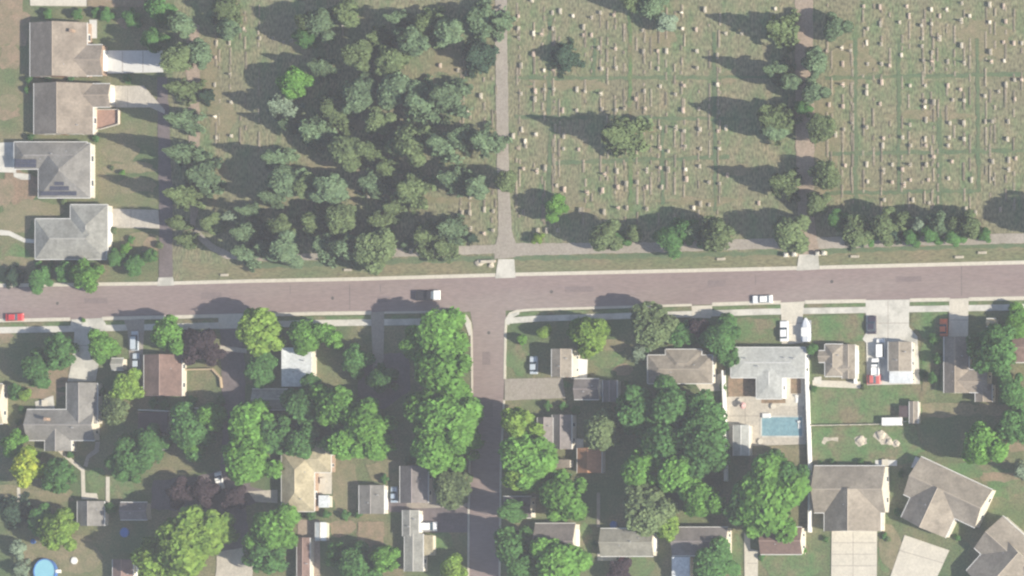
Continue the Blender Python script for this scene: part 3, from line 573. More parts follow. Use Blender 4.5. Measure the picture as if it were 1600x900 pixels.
# ------------------------------------------------------------------ fences, pools, garden things
def fence(pxs, h, m, label, th=.12, post=2.6, base=True):
    P = [at(x, y) for x, y in pxs]; o = P[0].copy()
    root = empty('garden_fence', (o.x, o.y, 0), label, 'fence')
    bd, k = MB(), 0
    for a, b_ in zip(P, P[1:]):
        d = (b_ - a); L = d.length; d.normalize(); n = Vector((-d.y, d.x, 0)) * th / 2; A = a - o; B = b_ - o
        bd.prism([tuple((A + n).xy), tuple((B + n).xy), tuple((B - n).xy), tuple((A - n).xy)], .08, h)
        i = 0.0
        while i < L and k < 60:
            c = A + d * i; q = MB(); q.box(c.x - .1, c.y - .1, 0, c.x + .1, c.y + .1, h + .12); q.build('post', m, root); i += post; k += 1
    bd.build('boards', m, root); return root
fence([(1133, 580), (1136, 665), (1137, 752)], 2.1, M_white, 'tall white fence on the west side of the pool garden', .3, 3)
fence([(1263, 575), (1266, 660), (1269, 740), (1268, 832)], 2.1, M_white, 'tall white fence on the east side of the pool garden', .35, 3)
fence([(1270, 665), (1330, 664), (1383, 663)], 1.2, M_cream, 'low pale fence dividing the two eastern lawns', .14, 2.5)
fence([(940, 700), (940, 738)], 1.8, mat('teal_paint', (.2, .42, .42), fine=.05), 'thin teal fence beside the orange roofed shed', .1)
fence([(284, 578), (334, 577), (346, 590), (348, 606)], 1.0, mat('tan_rail', (.42, .33, .22), fine=.06), 'tan timber rail around the small lawn by the brown roof', .35)
fence([(223, 641), (270, 643)], 2.2, M_white, 'short white trellis fence in the shade west of the alley', .2)
fence([(962, 598), (963, 626)], 2.0, M_white, 'short white screen beside the small pergola', .15)
fence([(1338, 540), (1339, 600)], 1.8, M_white, 'bright white side fence of the twin roofed house', .3)
# swimming pool
p = at(1222, 666); Q = [at(x, y) - p for x, y in ((1191, 652), (1254, 652), (1254, 681), (1191, 681))]
rt = empty('swimming_pool', (p.x, p.y, 0), 'rectangular turquoise swimming pool on the pale terrace', 'pool')
MB().prism([tuple(q.xy) for q in Q], .0, .26).build('water', M_water, rt)
c = MB()
for a, b_ in zip(Q, Q[1:] + Q[:1]):
    d = (b_ - a).normalized(); n = Vector((-d.y, d.x, 0)) * .4
    c.prism([tuple((a - d * 0).xy), tuple((b_ + d * 0).xy), tuple((b_ + n).xy), tuple((a + n).xy)], .0, .31)
c.build('coping', M_conc2, rt)
MB().box(-4.9, 2.1, .31, -2.9, 3.2, .75).build('diving_platform', M_white, rt)
p = at(73, 893); rt = empty('round_pool', (p.x, p.y, 0), 'round pale blue above-ground pool at the bottom edge', 'pool')
MB().cyl(0, 0, 0, 1.05, 3.05, n=40).build('water', M_water2, rt)
c = MB(); n = 40; vs = []; fs = []
for i in range(n):
    a = 2 * math.pi * i / n
    for r, z in ((3.08, 0), (3.3, 0), (3.3, 1.25), (3.08, 1.25)): vs.append((r * math.cos(a), r * math.sin(a), z))
for i in range(n):
    for k in range(4): fs.append((4 * i + k, 4 * i + (k + 1) % 4, 4 * ((i + 1) % n) + (k + 1) % 4, 4 * ((i + 1) % n) + k))
c.add(vs, fs).build('pool_wall', M_blue, rt)
c = MB(); c.box(3.3, -.4, 0, 3.9, .4, 1.3); c.box(3.9, -.4, 0, 4.3, .4, .7); c.build('ladder', M_white, rt)
def tub(px, py, r, label, m, h=.7):
    p = at(px, py); rt = empty('garden_tub', (p.x, p.y, 0), label, 'tub'); MB().cyl(0, 0, 0, h, r, r * 1.03, n=24).build('shell', m, rt); MB().cyl(0, 0, h - .02, h + .04, r * .86, n=24).build('cover', m, rt)
tub(196, 832, 1.2, 'small round blue covered tub in the shade', M_blue); tub(960, 820, .9, 'blue covered tub beside the sage grey roof', M_blue)
tub(53, 846, .6, 'tiny dark blue garden tub beside the bright round tree', M_blue); tub(117, 876, .9, 'pale garden parasol base east of the round blue pool', M_white, .5)
def parasol(px, py, r, label, m):
    p = at(px, py); rt = empty('garden_parasol', (p.x, p.y, 0), label, 'parasol'); MB().cyl(0, 0, 0, 2.2, .05, n=8).build('pole', M_metal, rt)
    MB().cyl(0, 0, 1.9, 2.5, r, .08, n=8).build('canopy', m, rt)
parasol(978, 877, 1.3, 'faded red parasol south of the sage grey roof', mat('red_canvas', (.4, .1, .09), fine=.05)); parasol(1165, 634, .9, 'small rose parasol on the pool terrace', mat('rose_canvas', (.5, .3, .28), fine=.05))
def furniture_set(px, py, label):
    p = at(px, py); rt = empty('patio_table', (p.x, p.y, 0), label, 'table'); c = MB(); c.cyl(0, 0, .7, .76, .7, n=16); c.build('table_top', M_cream, rt)
    for dx, dy in ((.4, .4), (-.4, .4), (.4, -.4), (-.4, -.4)): MB().cyl(dx, dy, .2, .7, .04, n=6).build('leg', M_metal, rt)
furniture_set(1158, 627, 'round cream table on the pool terrace near the west fence'); furniture_set(1210, 635, 'round cream table on the terrace north of the pool'); furniture_set(1190, 690, 'round cream table southwest of the swimming pool')
def lounger(px, py, label):
    p = at(px, py); rt = empty('sun_lounger', (p.x, p.y, 0), label, 'sun lounger', None); MB().box(-.35, -.9, .25, .35, .4, .4).build('seat', M_white, rt)
    c = MB(); c.taper(-.35, .4, .35, 1.0, .3, .8, 0, .3, 0, 0); c.build('backrest', M_white, rt)
    for dx, dy in ((-.3, -.8), (.3, -.8), (-.3, .6), (.3, .6)): MB().box(dx - .04, dy - .04, .2, dx + .04, dy + .04, .26).build('leg', M_metal, rt)
lounger(1246, 624, 'white sun lounger against the eastern pool fence'); lounger(1250, 664, 'white sun lounger at the east end of the pool'); lounger(1173, 688, 'white sun lounger beside the cabana')
# boulders and boulder beds
def rock(px, py, r, label, h=.5, sx=1, sy=1):
    me = bpy.data.meshes.new('boulder'); bm = bmesh.new(); bmesh.ops.create_icosphere(bm, subdivisions=3, radius=1)
    for v in bm.verts:
        n = 1 + .18 * math.sin(v.co.x * 3 + px) * math.cos(v.co.y * 4 + py) + random.uniform(-.05, .05)
        v.co = Vector((v.co.x * n * r * sx, v.co.y * n * r * sy, max(-.1, v.co.z * h * n)))
    bm.to_mesh(me); bm.free(); me.materials.append(M_rock); o = link_mesh('boulder', me); p = at(px, py); o.location = (p.x, p.y, .15); tag(o, label, 'boulder', 'boulders')
sheet('gravel_bed', blob(1345, 689, 10, 8), .2, M_rock); sheet('gravel_bed', blob(1380, 684, 14, 10, rot=.5), .2, M_rock); sheet('gravel_bed', blob(1400, 693, 7, 6), .21, M_rock); sheet('gravel_bed', [(1284, 692), (1288, 683), (1300, 684), (1310, 683), (1310, 690), (1300, 688), (1292, 690), (1289, 695)], .2, M_rock)
rock(1345, 688, 1.1, 'round tan boulder in the middle of the lower lawn', .5); rock(1377, 680, 1.2, 'largest tan boulder on the lower lawn', .6); rock(1390, 690, .9, 'tan boulder at the east side of the largest one', .5); rock(1402, 693, .7, 'small easternmost tan boulder on the lower lawn', .4)
rock(750, 411, 1.0, 'pale boulder beside the cemetery gate sign', .6, 1.3, .8); rock(768, 414, .8, 'squat tan boulder between the gate sign and the apron', .5)
# gate sign and gate piers
p = at(765, 409); rt = empty('cemetery_gate_sign', (p.x, p.y, 0), 'low tan stone sign wall west of the central cemetery gate', 'sign')
MB().box(-1.8, -.25, 0, 1.8, .25, 1.0).build('stone_wall', M_stoneP, rt); MB().box(-1.95, -.35, 1.0, 1.95, .35, 1.15).build('coping', M_rock, rt)
for i, (x, y, l) in enumerate([(1231, 399, 'pale gate pier standing furthest west at the eastern gate'), (1244, 398, 'pale gate pier at the west edge of the eastern gate apron'), (1280, 397, 'pale gate pier at the east edge of the eastern gate apron'), (1290, 396, 'pale gate pier standing furthest east at the eastern gate')]):
    p = at(x, y); rt = empty('gate_pier', (p.x, p.y, 0), l, 'gate pier', 'gate piers'); MB().box(-.45, -.45, 0, .45, .45, 1.5).build('shaft', M_rock, rt); MB().taper(-.55, -.55, .55, .55, 1.5, 1.8, .35, .35).build('cap', M_conc2, rt)
for x, y, l in [(1128, 405, 'pale stone bench on the verge between the two gates'), (1337, 401, 'tan stone bench on the verge east of the eastern gate'), (1500, 402, 'pale stone bench on the eastern verge, west of another'), (1536, 395, 'pinkish stone bench near the eastern end of the verge'), (545, 422, 'small stone bench on the verge west of the sign'), (352, 430, 'pale stone bench on the verge at its west end')]:
    p = at(x, y); rt = empty('stone_bench', (p.x, p.y, 0), l, 'bench', 'stone benches on the verge'); MB().box(-1.1, -.3, .4, 1.1, .3, .55).build('seat', M_rock, rt)
    for s in (-.8, .8): MB().box(s - .15, -.25, 0, s + .15, .25, .4).build('leg', M_rock, rt)

# ------------------------------------------------------------------ vehicles
def paint(name, c): return mat('paint_' + name, c, fine=0.02, rough=.35, spec=.5)
P_white = paint('white', (.75, .75, .74)); P_red = paint('red', (.5, .045, .05)); P_black = paint('black', (.03, .03, .035)); P_orange = paint('orange', (.55, .13, .05)); P_silver = paint('silver', (.42, .47, .52)); P_darkb = paint('navy', (.045, .04, .06))
def vehicle(kind, px, py, rz, label, pm, L=4.7, Wd=1.9, pm2=None, group='parked and moving vehicles'):
    p = at(px, py); rt = empty(kind, (p.x, p.y, .1 if kind != 'x' else 0), label, {'car': 'car', 'pickup_truck': 'pickup truck', 'van': 'van'}.get(kind, 'car'), group, rz)
    h = L / 2; w = Wd / 2
    c = MB(); c.taper(-h, -w, h, w, .3, .75, .0, 0); c.taper(-h, -w, h, w, .75, .95, .18, .07, .28); c.build('body', pm, rt)
    if kind == 'car': x0, x1, zt = -h * .72, h * .38, 1.45
    elif kind == 'van': x0, x1, zt = -h * .93, h * .62, 1.95
    else: x0, x1, zt = -h * .02, h * .55, 1.75
    c = MB(); c.taper(x0, -w * .9, x1, w * .9, .95, zt - .06, .45 if kind == 'car' else .15, .14, .6 if kind != 'van' else .5); c.build('window', M_glass, rt)
    ix = .45 if kind == 'car' else .15
    c = MB(); c.taper(x0 + ix - .02, -w * .9 + .13, x1 - (.58 if kind != 'van' else .48), w * .9 - .13, zt - .06, zt, .05, .04); c.build('roof', pm, rt)
    if kind == 'pickup_truck':
        c = MB()
        for a in ((-h + .1, -w + .05, -h * .04, -w + .17), (-h + .1, w - .17, -h * .04, w - .05), (-h + .05, -w + .05, -h + .17, w - .05)): c.box(a[0], a[1], .95, a[2], a[3], 1.25)
        c.build('cargo_bed', pm, rt)
        if pm2: MB().taper(h * .48, -w - .02, h + .03, w + .02, .5, 1.12, .1, .05).build('bonnet', pm2, rt)
    for sx in (-h * .62, h * .62):
        for sy in (-w + .02, w - .24):
            q = MB(); q.cyl(sx, .33, sy, sy + .22, .33, n=14, axis='y'); wo = q.build('wheel', M_rub, rt)
            q = MB(); q.cyl(sx, .33, sy - .012 if sy < 0 else sy + .21, sy if sy < 0 else sy + .232, .19, n=10, axis='y'); q.build('rim', M_metal, wo)
    for sy in (-w + .12, w - .42): MB().box(h - .04, sy, .55, h + .03, sy + .3, .7).build('headlight', M_white, rt)
    return rt
PI = math.pi
vehicle('car', 25, 496, 0, 'bright red car parked against the southern kerb', P_red, 5.2)
vehicle('pickup_truck', 671, 462, 0, 'black pickup with a white front driving past the junction', P_black, 6.7, 2.4, P_white)
vehicle('car', 1193, 468, PI, 'white car driving along the road by the southern kerb', P_white, 5.2)
vehicle('car', 1227, 518, PI / 2, 'white car on the drive beside the covered boat', P_white, 5.0, 2.0)
vehicle('car', 1364, 508, PI / 2, 'very dark car parked on the pale driveway court', P_darkb, 4.4, 2.1)
vehicle('car', 1476, 512, PI / 2, 'orange red car on the grass beside the eastern drive', P_orange, 4.2, 1.9)
vehicle('van', 1378, 545, PI / 2, 'white van parked nearest the court house roof', P_white, 4.8, 2.1)
vehicle('pickup_truck', 1370, 574, PI / 2, 'white pickup parked below the white van', P_white, 4.4, 2.0)
vehicle('car', 1367, 593, 0, 'pale red car parked south of the white pickup', paint('faded_red', (.5, .12, .11)), 3.6, 2.3)
vehicle('van', 213, 533, PI / 2, 'silver white van on the shaded drive west of the brown roof', P_silver, 5.0, 2.0)
vehicle('car', 215, 566, PI / 2, 'silver car parked behind the silver white van', P_silver, 4.6, 1.9)
vehicle('van', 671, 823, 0, 'long white van beside the narrow pale house', P_white, 4.8, 2.3)
vehicle('pickup_truck', 345, 751, PI / 2 + .25, 'small white pickup under trees beside the alley', P_white, 4.4, 1.9)
vehicle('van', 257, 689, PI / 2 + .15, 'white van in shade north of the alley yard', P_white, 4.6, 1.8)
vehicle('car', 836, 571, PI / 2, 'silver car in the house shade near the junction', P_silver, 4.4, 2.0)
vehicle('car', 618, 773, PI / 2, 'pale blue car on the drive beside the square grey garage', paint('pale_blue', (.35, .42, .5)), 4.0, 1.8)
vehicle('car', 211, 895, PI / 2 - .3, 'white car at the bottom edge under the huge tree', P_white, 4.4, 1.9)
p = at(1262, 516); rt = empty('covered_boat', (p.x, p.y, 0), 'large pale covered boat on a trailer beside the white car', 'boat')
c = MB(); sec = [(-2.9, 1.25), (-1.2, 1.4), (1.0, 1.25), (2.3, .7), (2.95, .1)]; vs = []; fs = []
for y, w in sec: vs += [(-w, y, 1.3), (-w * .6, y, .6), (w * .6, y, .6), (w, y, 1.3), (w * .5, y, 1.75), (-w * .5, y, 1.75)]
for i in range(len(sec) - 1):
    for k in range(6): fs.append((6 * i + k, 6 * i + (k + 1) % 6, 6 * i + 6 + (k + 1) % 6, 6 * i + 6 + k))
fs += [(0, 1, 2, 3, 4, 5), tuple(range(24, 30))]
c.add(vs, fs); c.build('hull', mat('boat_cover', (.5, .52, .56), (.42, .45, .5), 1, fine=.04), rt)
MB().box(-.9, -1.6, 1.7, .9, .6, 2.1).build('cabin', M_white, rt); c = MB(); c.box(-1.1, -2.5, .35, 1.1, 2.4, .5); c.build('trailer_frame', M_metal, rt)
for s in (-1.2, 1.0): c = MB(); c.cyl(0, .32, -.1, .1, .32, n=12, axis='y'); o = c.build('wheel', M_rub, rt); o.location = (s + .1, -.6, 0); o.rotation_euler = (0, 0, PI / 2)
p = at(1397, 659); rt = empty('white_trailer', (p.x, p.y, 0), 'long white box trailer at the end of the low pale fence', 'trailer')
c = MB(); c.taper(-2.5, -1.0, 2.5, 1.0, .5, 2.0, .05, .05); c.build('box', M_white, rt); MB().box(2.5, -.08, .45, 3.4, .08, .55).build('tow_bar', M_metal, rt)
for s in (-1.05, .85): c = MB(); c.cyl(-.2, .33, s, s + .2, .33, n=12, axis='y'); c.build('wheel', M_rub, rt)

# ------------------------------------------------------------------ gravestones
def tile(ox, oy, s): return [(ox + x / 4, oy + y / 4) for x, y in s]
G = tile(800, 0, [(44,100),(45,180),(45,235),(140,210),(190,215),(255,80),(260,180),(305,70),(385,100),(450,170),(450,220),(500,110),(500,220),(555,80),(640,95),(820,190),(1065,80),(1070,180),(1155,185),(1210,60),(1340,210),(130,5),(140,340),(205,440),(265,440),(60,410),(545,300),(650,305),(825,325),(915,320),(1160,320),(565,430),(655,425),(915,430),(1160,425),(970,320),(1285,350),(60,585),(150,570),(147,620),(205,560),(265,560),(320,690),(407,690),(410,560),(460,570),(560,585),(565,685),(655,690),(705,680),(780,620),(830,570),(835,680),(930,540),(1025,590),(1080,535),(1075,690),(1170,680),(1290,530),(1295,700),(12,850),(65,810),(155,840),(88,885),(325,850),(930,800),(1028,800),(1080,820),(1180,810),(1290,820),(1340,800),(1440,210)])
G += tile(1200, 0, [(50,55),(600,40),(705,45),(870,40),(885,100),(965,160),(1025,60),(1025,150),(1075,100),(1120,60),(1215,20),(1212,130),(1265,100),(1390,30),(1475,40),(1390,140),(1490,135),(625,180),(705,150),(825,140),(620,268),(710,275),(465,300),(370,320),(470,400),(520,320),(625,400),(712,400),(765,410),(837,345),(967,240),(967,290),(975,380),(1028,330),(1030,385),(1077,240),(1125,385),(1215,285),(1230,390),(1395,325),(1400,385),(1475,265),(1480,380),(1540,270),(1590,270),(365,560),(472,530),(620,540),(620,580),(715,515),(890,535),(985,535),(985,635),(985,670),(1040,640),(1128,535),(1207,560),(1157,625),(1230,630),(1445,572),(1490,530),(1545,500),(1545,620),(1590,500),(385,655),(472,665),(703,650),(475,810),(530,770),(425,840),(620,795),(725,865),(890,780),(990,750),(845,860),(985,870),(1140,770),(1228,770),(1135,860),(1230,870),(1405,760),(1505,760),(1500,870),(1360,600),(1360,760)])
G += tile(800, 225, [(88,8),(420,35),(325,30),(930,25),(980,45),(835,30),(1085,15),(1180,30),(1300,30),(75,155),(160,170),(210,150),(282,260),(332,285),(475,305),(585,190),(570,290),(660,170),(665,270),(718,250),(785,240),(845,165),(845,270),(930,150),(940,270),(980,160),(1090,160),(1095,220),(1175,140),(1235,240),(1300,250),(1350,195),(430,415),(580,425),(668,400),(720,400),(845,405),(1140,400),(1182,375),(1235,380),(1545,370),(75,430),(165,540),(220,540),(290,540)])
G += tile(1200, 225, [(400,145),(485,135),(620,128),(725,170),(780,130),(780,240),(845,160),(893,130),(993,130),(1040,80),(1155,110),(1408,110),(1507,100),(1507,160),(1552,90),(625,235),(893,225),(855,255),(1005,225),(1130,215),(1275,225),(1412,218),(730,350),(908,350),(1010,370),(1300,430),(1455,410),(1240,410),(720,10),(895,10),(990,10),(1130,10)])
G += tile(400, 0, [(25,240),(110,240),(175,265),(225,255),(550,100),(550,160),(635,100),(1190,240),(1155,410),(1265,440),(1320,460),(1410,600),(1325,700)])
G += tile(400, 225, [(1290,430),(1340,430),(1430,410),(1485,420),(1340,330),(1430,325),(1345,530),(1430,560),(1485,540),(705,330),(815,450)])
G += tile(0, 0, [(1435,265),(1525,180),(1350,360),(1345,530),(1440,465),(1350,730),(1450,640),(1450,850),(1355,860),(1355,270)])
WH = {(896,25),(1067,45),(835,52.5),(839,210),(822,221),(1212,13.75),(1355,67),(1316.75,75),(1409.25,86.25),(1303,28.75),(1570,95),(1066.25,20)}
G = G[:300]
def stone_mesh(kind, m, n):
    b = MB()
    if kind == 'slab':   b.box(-.28, -.55, 0, .28, .55, .16); base = b; t = MB()
    return b
def grave_parts(root, kind, ln, hgt, m):
    key = (kind, round(ln, 1), round(hgt, 1), m.name)
    if key not in GM:
        a = MB(); a.box(-.3, -ln / 2 - .12, 0, .3, ln / 2 + .12, .16)
        t = MB()
        if kind == 'obelisk': t.taper(-.3, -.3, .3, .3, .16, hgt, .16, .16)
        elif kind == 'block': t.taper(-.24, -ln / 2, .24, ln / 2, .16, hgt, .05, .05)
        else:
            n = 7; vs = []
            for x in (-.14, .14):
                vs += [(x, -ln / 2, .16), (x, ln / 2, .16)] + [(x, ln / 2 * math.cos(PI * i / n), hgt * .75 + hgt * .25 * math.sin(PI * i / n)) for i in range(n + 1)]
            k = n + 3; t.add(vs, [tuple(range(k)), tuple(range(k, 2 * k))[::-1]] + [(i, (i + 1) % k, k + (i + 1) % k, k + i) for i in range(k)])
        GM[key] = (a.mesh('plinth', M_rock), t.mesh('headstone', m))
    pm, tm = GM[key]; link_mesh('plinth', pm, root); link_mesh('headstone', tm, root)
GM = {}
secs = [('in the shaded west plots', 0, 800), ('east of the central lane', 800, 1245), ('east of the eastern lane', 1245, 1700)]
cols = {}
for gi, (x, y) in enumerate(G):
    s = [i for i, q in enumerate(secs) if q[1] <= x < q[2]][0]; cols.setdefault(s, []).append((x, y))
allst = []
for s, pts in cols.items():
    pts.sort(); lines = []
    for q in pts:
        if lines and q[0] - lines[-1][-1][0] < 3.2 and q[0] - lines[-1][0][0] < 9: lines[-1].append(q)
        else: lines.append([q])
    for li, ln in enumerate(lines):
        ln.sort(key=lambda q: q[1])
        for k, q in enumerate(ln): allst.append((q, s, li, k, len(ln)))
for (x, y), s, li, k, n in allst:
    r = random.random(); bright = any(abs(x - a) < 3 and abs(y - b_) < 3 for a, b_ in WH) or r < .04
    m = M_stoneW if bright else (M_stoneP if r > .75 else M_stone)
    kind = random.choice(['tablet', 'block', 'tablet', 'block', 'obelisk'])
    ln = random.choice([.7, .8, 1.0, 1.3]); hg = random.choice([.6, .8, 1.0]) * (1.5 if kind == 'obelisk' else 1)
    word = {'M': ''}.get('x', ''); cw = 'white' if m is M_stoneW else ('pinkish' if m is M_stoneP else 'grey')
    lab = f'{cw} gravestone {ORD[k]} from the north in the {ORD[li]} line {secs[s][0]}'
    p = at(x, y); rt = empty('gravestone', (p.x, p.y, .02), lab, 'gravestone', 'gravestones in the cemetery', random.uniform(-.05, .05)); grave_parts(rt, kind, ln, hg, m)
# flat markers and low ledger rows nobody could count
c = MB()
lx = [808, 812, 835, 848, 851, 865, 867, 875, 912, 915, 925, 939, 950, 962, 976, 978, 996, 1007, 1018, 1030, 1042, 1055, 1066, 1070, 1092, 1109, 1122, 1125, 1293, 1300, 1317, 1331, 1333, 1350, 1366, 1378, 1391, 1410, 1421, 1442, 1445, 1456, 1459, 1466, 1480, 1492, 1507, 1516, 1541, 1548, 1555, 1572, 1585, 1597, 338, 343, 360, 376, 384, 405, 428, 536, 540, 720, 725, 735, 757, 770, 775]
def free(x, y):
    if 1160 < x < 1290 or (x > 880 and x < 1000 and 170 < y < 240 and x < 950): return False
    if x < 800 and not (x < 420 or (715 < x < 776 and (80 < y < 200 or 300 < y < 375)) or (530 < x < 545 and y < 50)): return False
    if x < 420 and (y > 240): return False
    return y < (330 if x > 1240 else 345)
for x in lx:
    y = random.uniform(4, 20)
    while y < 345:
        L_ = random.choice([.8, 1.2, 2.0, 3.2, 4.4]); yy = y + L_ / .32
        if free(x, yy) and random.random() < .55:
            p = at(x + random.uniform(-.8, .8), yy); w = random.uniform(.16, .26); k = len(c.v)
            c.box(p.x - w, p.y - L_ / 2, 0, p.x + w, p.y + L_ / 2, random.uniform(.18, .32))
        y += L_ / .16 + random.uniform(2, 16)
M_ledger = mat('ledger_stone', (.245, .205, .155), (.19, .175, .125), .35, fine=.2, island=.25)
tag(c.build('low_grave_markers', M_ledger), 'rows of low pale grave kerbs and flat markers set in the turf', 'grave markers', None, 'stuff')

# ------------------------------------------------------------------ trees
def quads_mesh(name, C, N, S, asp, m, roll=None):
    n = len(C); N = N / np.linalg.norm(N, axis=1, keepdims=True)
    rv = RNG.normal(size=(n, 3)) if roll is None else roll
    T = np.cross(N, rv); T /= np.linalg.norm(T, axis=1, keepdims=True) + 1e-9; B = np.cross(N, T)
    T = T * S[:, None]; B = B * (S * asp)[:, None]
    V = np.empty((n, 4, 3)); V[:, 0] = C - T - B * .6; V[:, 1] = C + T * .7 - B; V[:, 2] = C + T + B * .6; V[:, 3] = C - T * .7 + B
    me = bpy.data.meshes.new(name); F = np.arange(4 * n).reshape(n, 4)
    me.vertices.add(4 * n); me.vertices.foreach_set('co', V.reshape(-1)); me.loops.add(4 * n); me.loops.foreach_set('vertex_index', F.reshape(-1).astype(np.int32))
    me.polygons.add(n); me.polygons.foreach_set('loop_start', np.arange(0, 4 * n, 4, dtype=np.int32)); me.polygons.foreach_set('loop_total', np.full(n, 4, dtype=np.int32))
    me.update(calc_edges=True); me.validate(); me.materials.append(m); return me
def broad_crown(seed, m, n=5200, lobes=13, leaf=.075):
    """unit crown: radius ~1 in plan, height 0.22..1"""
    r = np.random.default_rng(seed); L = []
    L.append((np.array([0, 0, .62]), .62))
    for i in range(lobes):
        a = 2 * math.pi * (i / lobes) * 1.618 * 2 + r.uniform(-.3, .3); d = r.uniform(.3, .86); rr = r.uniform(.13, .38)
        L.append((np.array([d * math.cos(a), d * math.sin(a), .60 + r.uniform(-.14, .22) - .2 * d * d]), rr))
    for i in range(6):
        a = r.uniform(0, 6.28); d = r.uniform(.05, .5); L.append((np.array([d * math.cos(a), d * math.sin(a), .78 + r.uniform(-.02, .08)]), r.uniform(.16, .26)))
    w = np.array([q[1] ** 2 for q in L]); w[0] *= .5; w /= w.sum(); idx = r.choice(len(L), n, p=w)
    D = r.normal(size=(n, 3)); D[:, 2] = np.abs(D[:, 2]) * np.where(r.random(n) < .78, 1, -1); D /= np.linalg.norm(D, axis=1, keepdims=True)
    ctr = np.array([q[0] for q in L])[idx]; rad = np.array([q[1] for q in L])[idx] * (.8 + .2 * np.sqrt(r.random(n)) + np.abs(r.normal(size=n)) * .09)
    C = ctr + D * rad[:, None] * np.array([1, 1, .72]); N = D * .8 + np.array([.25, -.05, .45]) + r.normal(size=(n, 3)) * .4
    S = leaf * r.uniform(.55, 1.25, n)
    C[:, 2] = np.clip(C[:, 2], .22, 1.02)
    return quads_mesh('crown', C, N, S, .8, m)
def conifer_crown(seed, m, n=4600, fat=1.0):
    r = np.random.default_rng(seed); nb = 52; per = n // nb; Cs, Ns, Ss, Rs = [], [], [], []
    for i in range(nb):
        t = (i + r.uniform(0, 1)) / nb; z = .1 + .86 * t ** 1.05; ln = (1 - t) ** .75 * r.uniform(.5, 1.3) * fat + .04; a = i * 2.399 + r.uniform(-.4, .4)
        u = r.random(per) ** .65; side = r.normal(size=per) * .14 * (1 - .5 * u) * (ln + .15)
        dx, dy = math.cos(a), math.sin(a)
        x = dx * u * ln - dy * side; y = dy * u * ln + dx * side; zz = z - .055 * u * u + r.normal(size=per) * .014
        Cs.append(np.stack([x, y, zz], 1)); nn = np.stack([np.full(per, dx * .45), np.full(per, dy * .45), np.full(per, .9)], 1) + r.normal(size=(per, 3)) * .4
        Ns.append(nn); Ss.append(.07 * r.uniform(.5, 1.2, per)); Rs.append(np.tile([dx, dy, 0.0], (per, 1)) + r.normal(size=(per, 3)) * .3)
    return quads_mesh('crown', np.concatenate(Cs), np.concatenate(Ns), np.concatenate(Ss), .9, m, np.concatenate(Rs))
def trunk_mesh(seed, conifer):
    r = random.Random(seed); c = MB(); top = .93 if conifer else .66
    def limb(p, q, r0, r1, n=6):
        d = (q - p).normalized(); u = d.cross(Vector((0.3, .9, .1))).normalized(); v = d.cross(u); vs = []
        for P, R in ((p, r0), (q, r1)):
            for i in range(n):
                a = 2 * PI * i / n; w = u * math.cos(a) * R + v * math.sin(a) * R; vs.append(P + Vector((w.x, w.y, w.z)))
        c.add(vs, [tuple(range(n))[::-1], tuple(range(n, 2 * n))] + [(i, (i + 1) % n, n + (i + 1) % n, n + i) for i in range(n)])
    limb(Vector((0, 0, 0)), Vector((r.uniform(-.03, .03), r.uniform(-.03, .03), top)), .07, .02, 8)
    if not conifer:
        for i in range(6):
            a = i * 1.05 + r.uniform(-.3, .3); d = r.uniform(.4, .7); z = r.uniform(.25, .42)
            limb(Vector((0, 0, z)), Vector((d * math.cos(a), d * math.sin(a), z + r.uniform(.15, .3))), .035, .01, 5)
    return c.mesh('trunk', M_bark)
TR_B = [trunk_mesh(i, False) for i in range(3)]; TR_C = [trunk_mesh(i + 9, True) for i in range(2)]
CROWN = {}
for k in 'BDYO':
    CROWN[k] = [broad_crown(100 + ord(k) * 7 + i, LEAF[k], n={'B': 4800, 'D': 5400, 'Y': 3900, 'O': 4200}[k], lobes=10 + 3 * i, leaf={'B': .072, 'D': .062, 'Y': .08, 'O': .068}[k]) for i in range(5)]
CROWN['L'] = [broad_crown(31, LEAF['L'], 4200)]; CROWN['P'] = [broad_crown(33, LEAF['P'], 3000)]
CROWN['S'] = [conifer_crown(51, LEAF['S'], 3000, 1.1), broad_crown(52, LEAF['S'], 3000)]
CROWN['C'] = [conifer_crown(61 + i, LEAF['C'], fat=1.05) for i in range(5)]; CROWN['K'] = [conifer_crown(81 + i, LEAF['K'], fat=1.1) for i in range(2)]
CROWN['Q'] = [conifer_crown(71 + i, LEAF['O'], fat=1.12) for i in range(4)]
CROWN['G'] = [broad_crown(91 + i, LEAF['C'], 4200, lobes=9 + i) for i in range(3)]
LOOK = {'B': 'bright green broadleaf tree', 'D': 'deep green broadleaf tree', 'Y': 'yellow green leafy tree', 'L': 'lime yellow tree', 'O': 'olive green tree', 'C': 'grey green conifer', 'K': 'dark evergreen', 'S': 'silvery evergreen', 'P': 'plum leaved tree', 'G': 'grey green rounded tree'}
LOOK['Q'] = 'olive green conifer'
NAME = {'C': 'conifer_tree', 'Q': 'conifer_tree', 'K': 'evergreen_tree', 'S': 'silver_spruce', 'P': 'plum_tree'}
def tree(x, y, r, h, k, label, grp):
    if grp == 'cemetery trees': r *= random.uniform(1.04, 1.26) if x < 800 else (1.14 if 1195 < x < 1300 else 1.05)
    if 262 < x < 285: x += 9; h *= 1.35 if y < 330 else 1.1; r *= .84
    if 1195 < x < 1245 and y < 330: x -= 4
    if 1245 < x < 1310 and y < 330: x += 4
    con = k in 'CKQ'; zc = h * (.42 if con else .62); p = at(x, y, zc); rm = r * .168
    rt = empty(NAME.get(k, 'broadleaf_tree'), (p.x, p.y, 0), label, 'tree', grp, random.uniform(0, 6.28), (rm, rm, h))
    rt.scale = (rm * random.uniform(.92, 1.08), rm * random.uniform(.92, 1.08), h)
    link_mesh('crown', random.choice(CROWN[k]), rt); link_mesh('trunk', random.choice(TR_C if con else TR_B), rt)
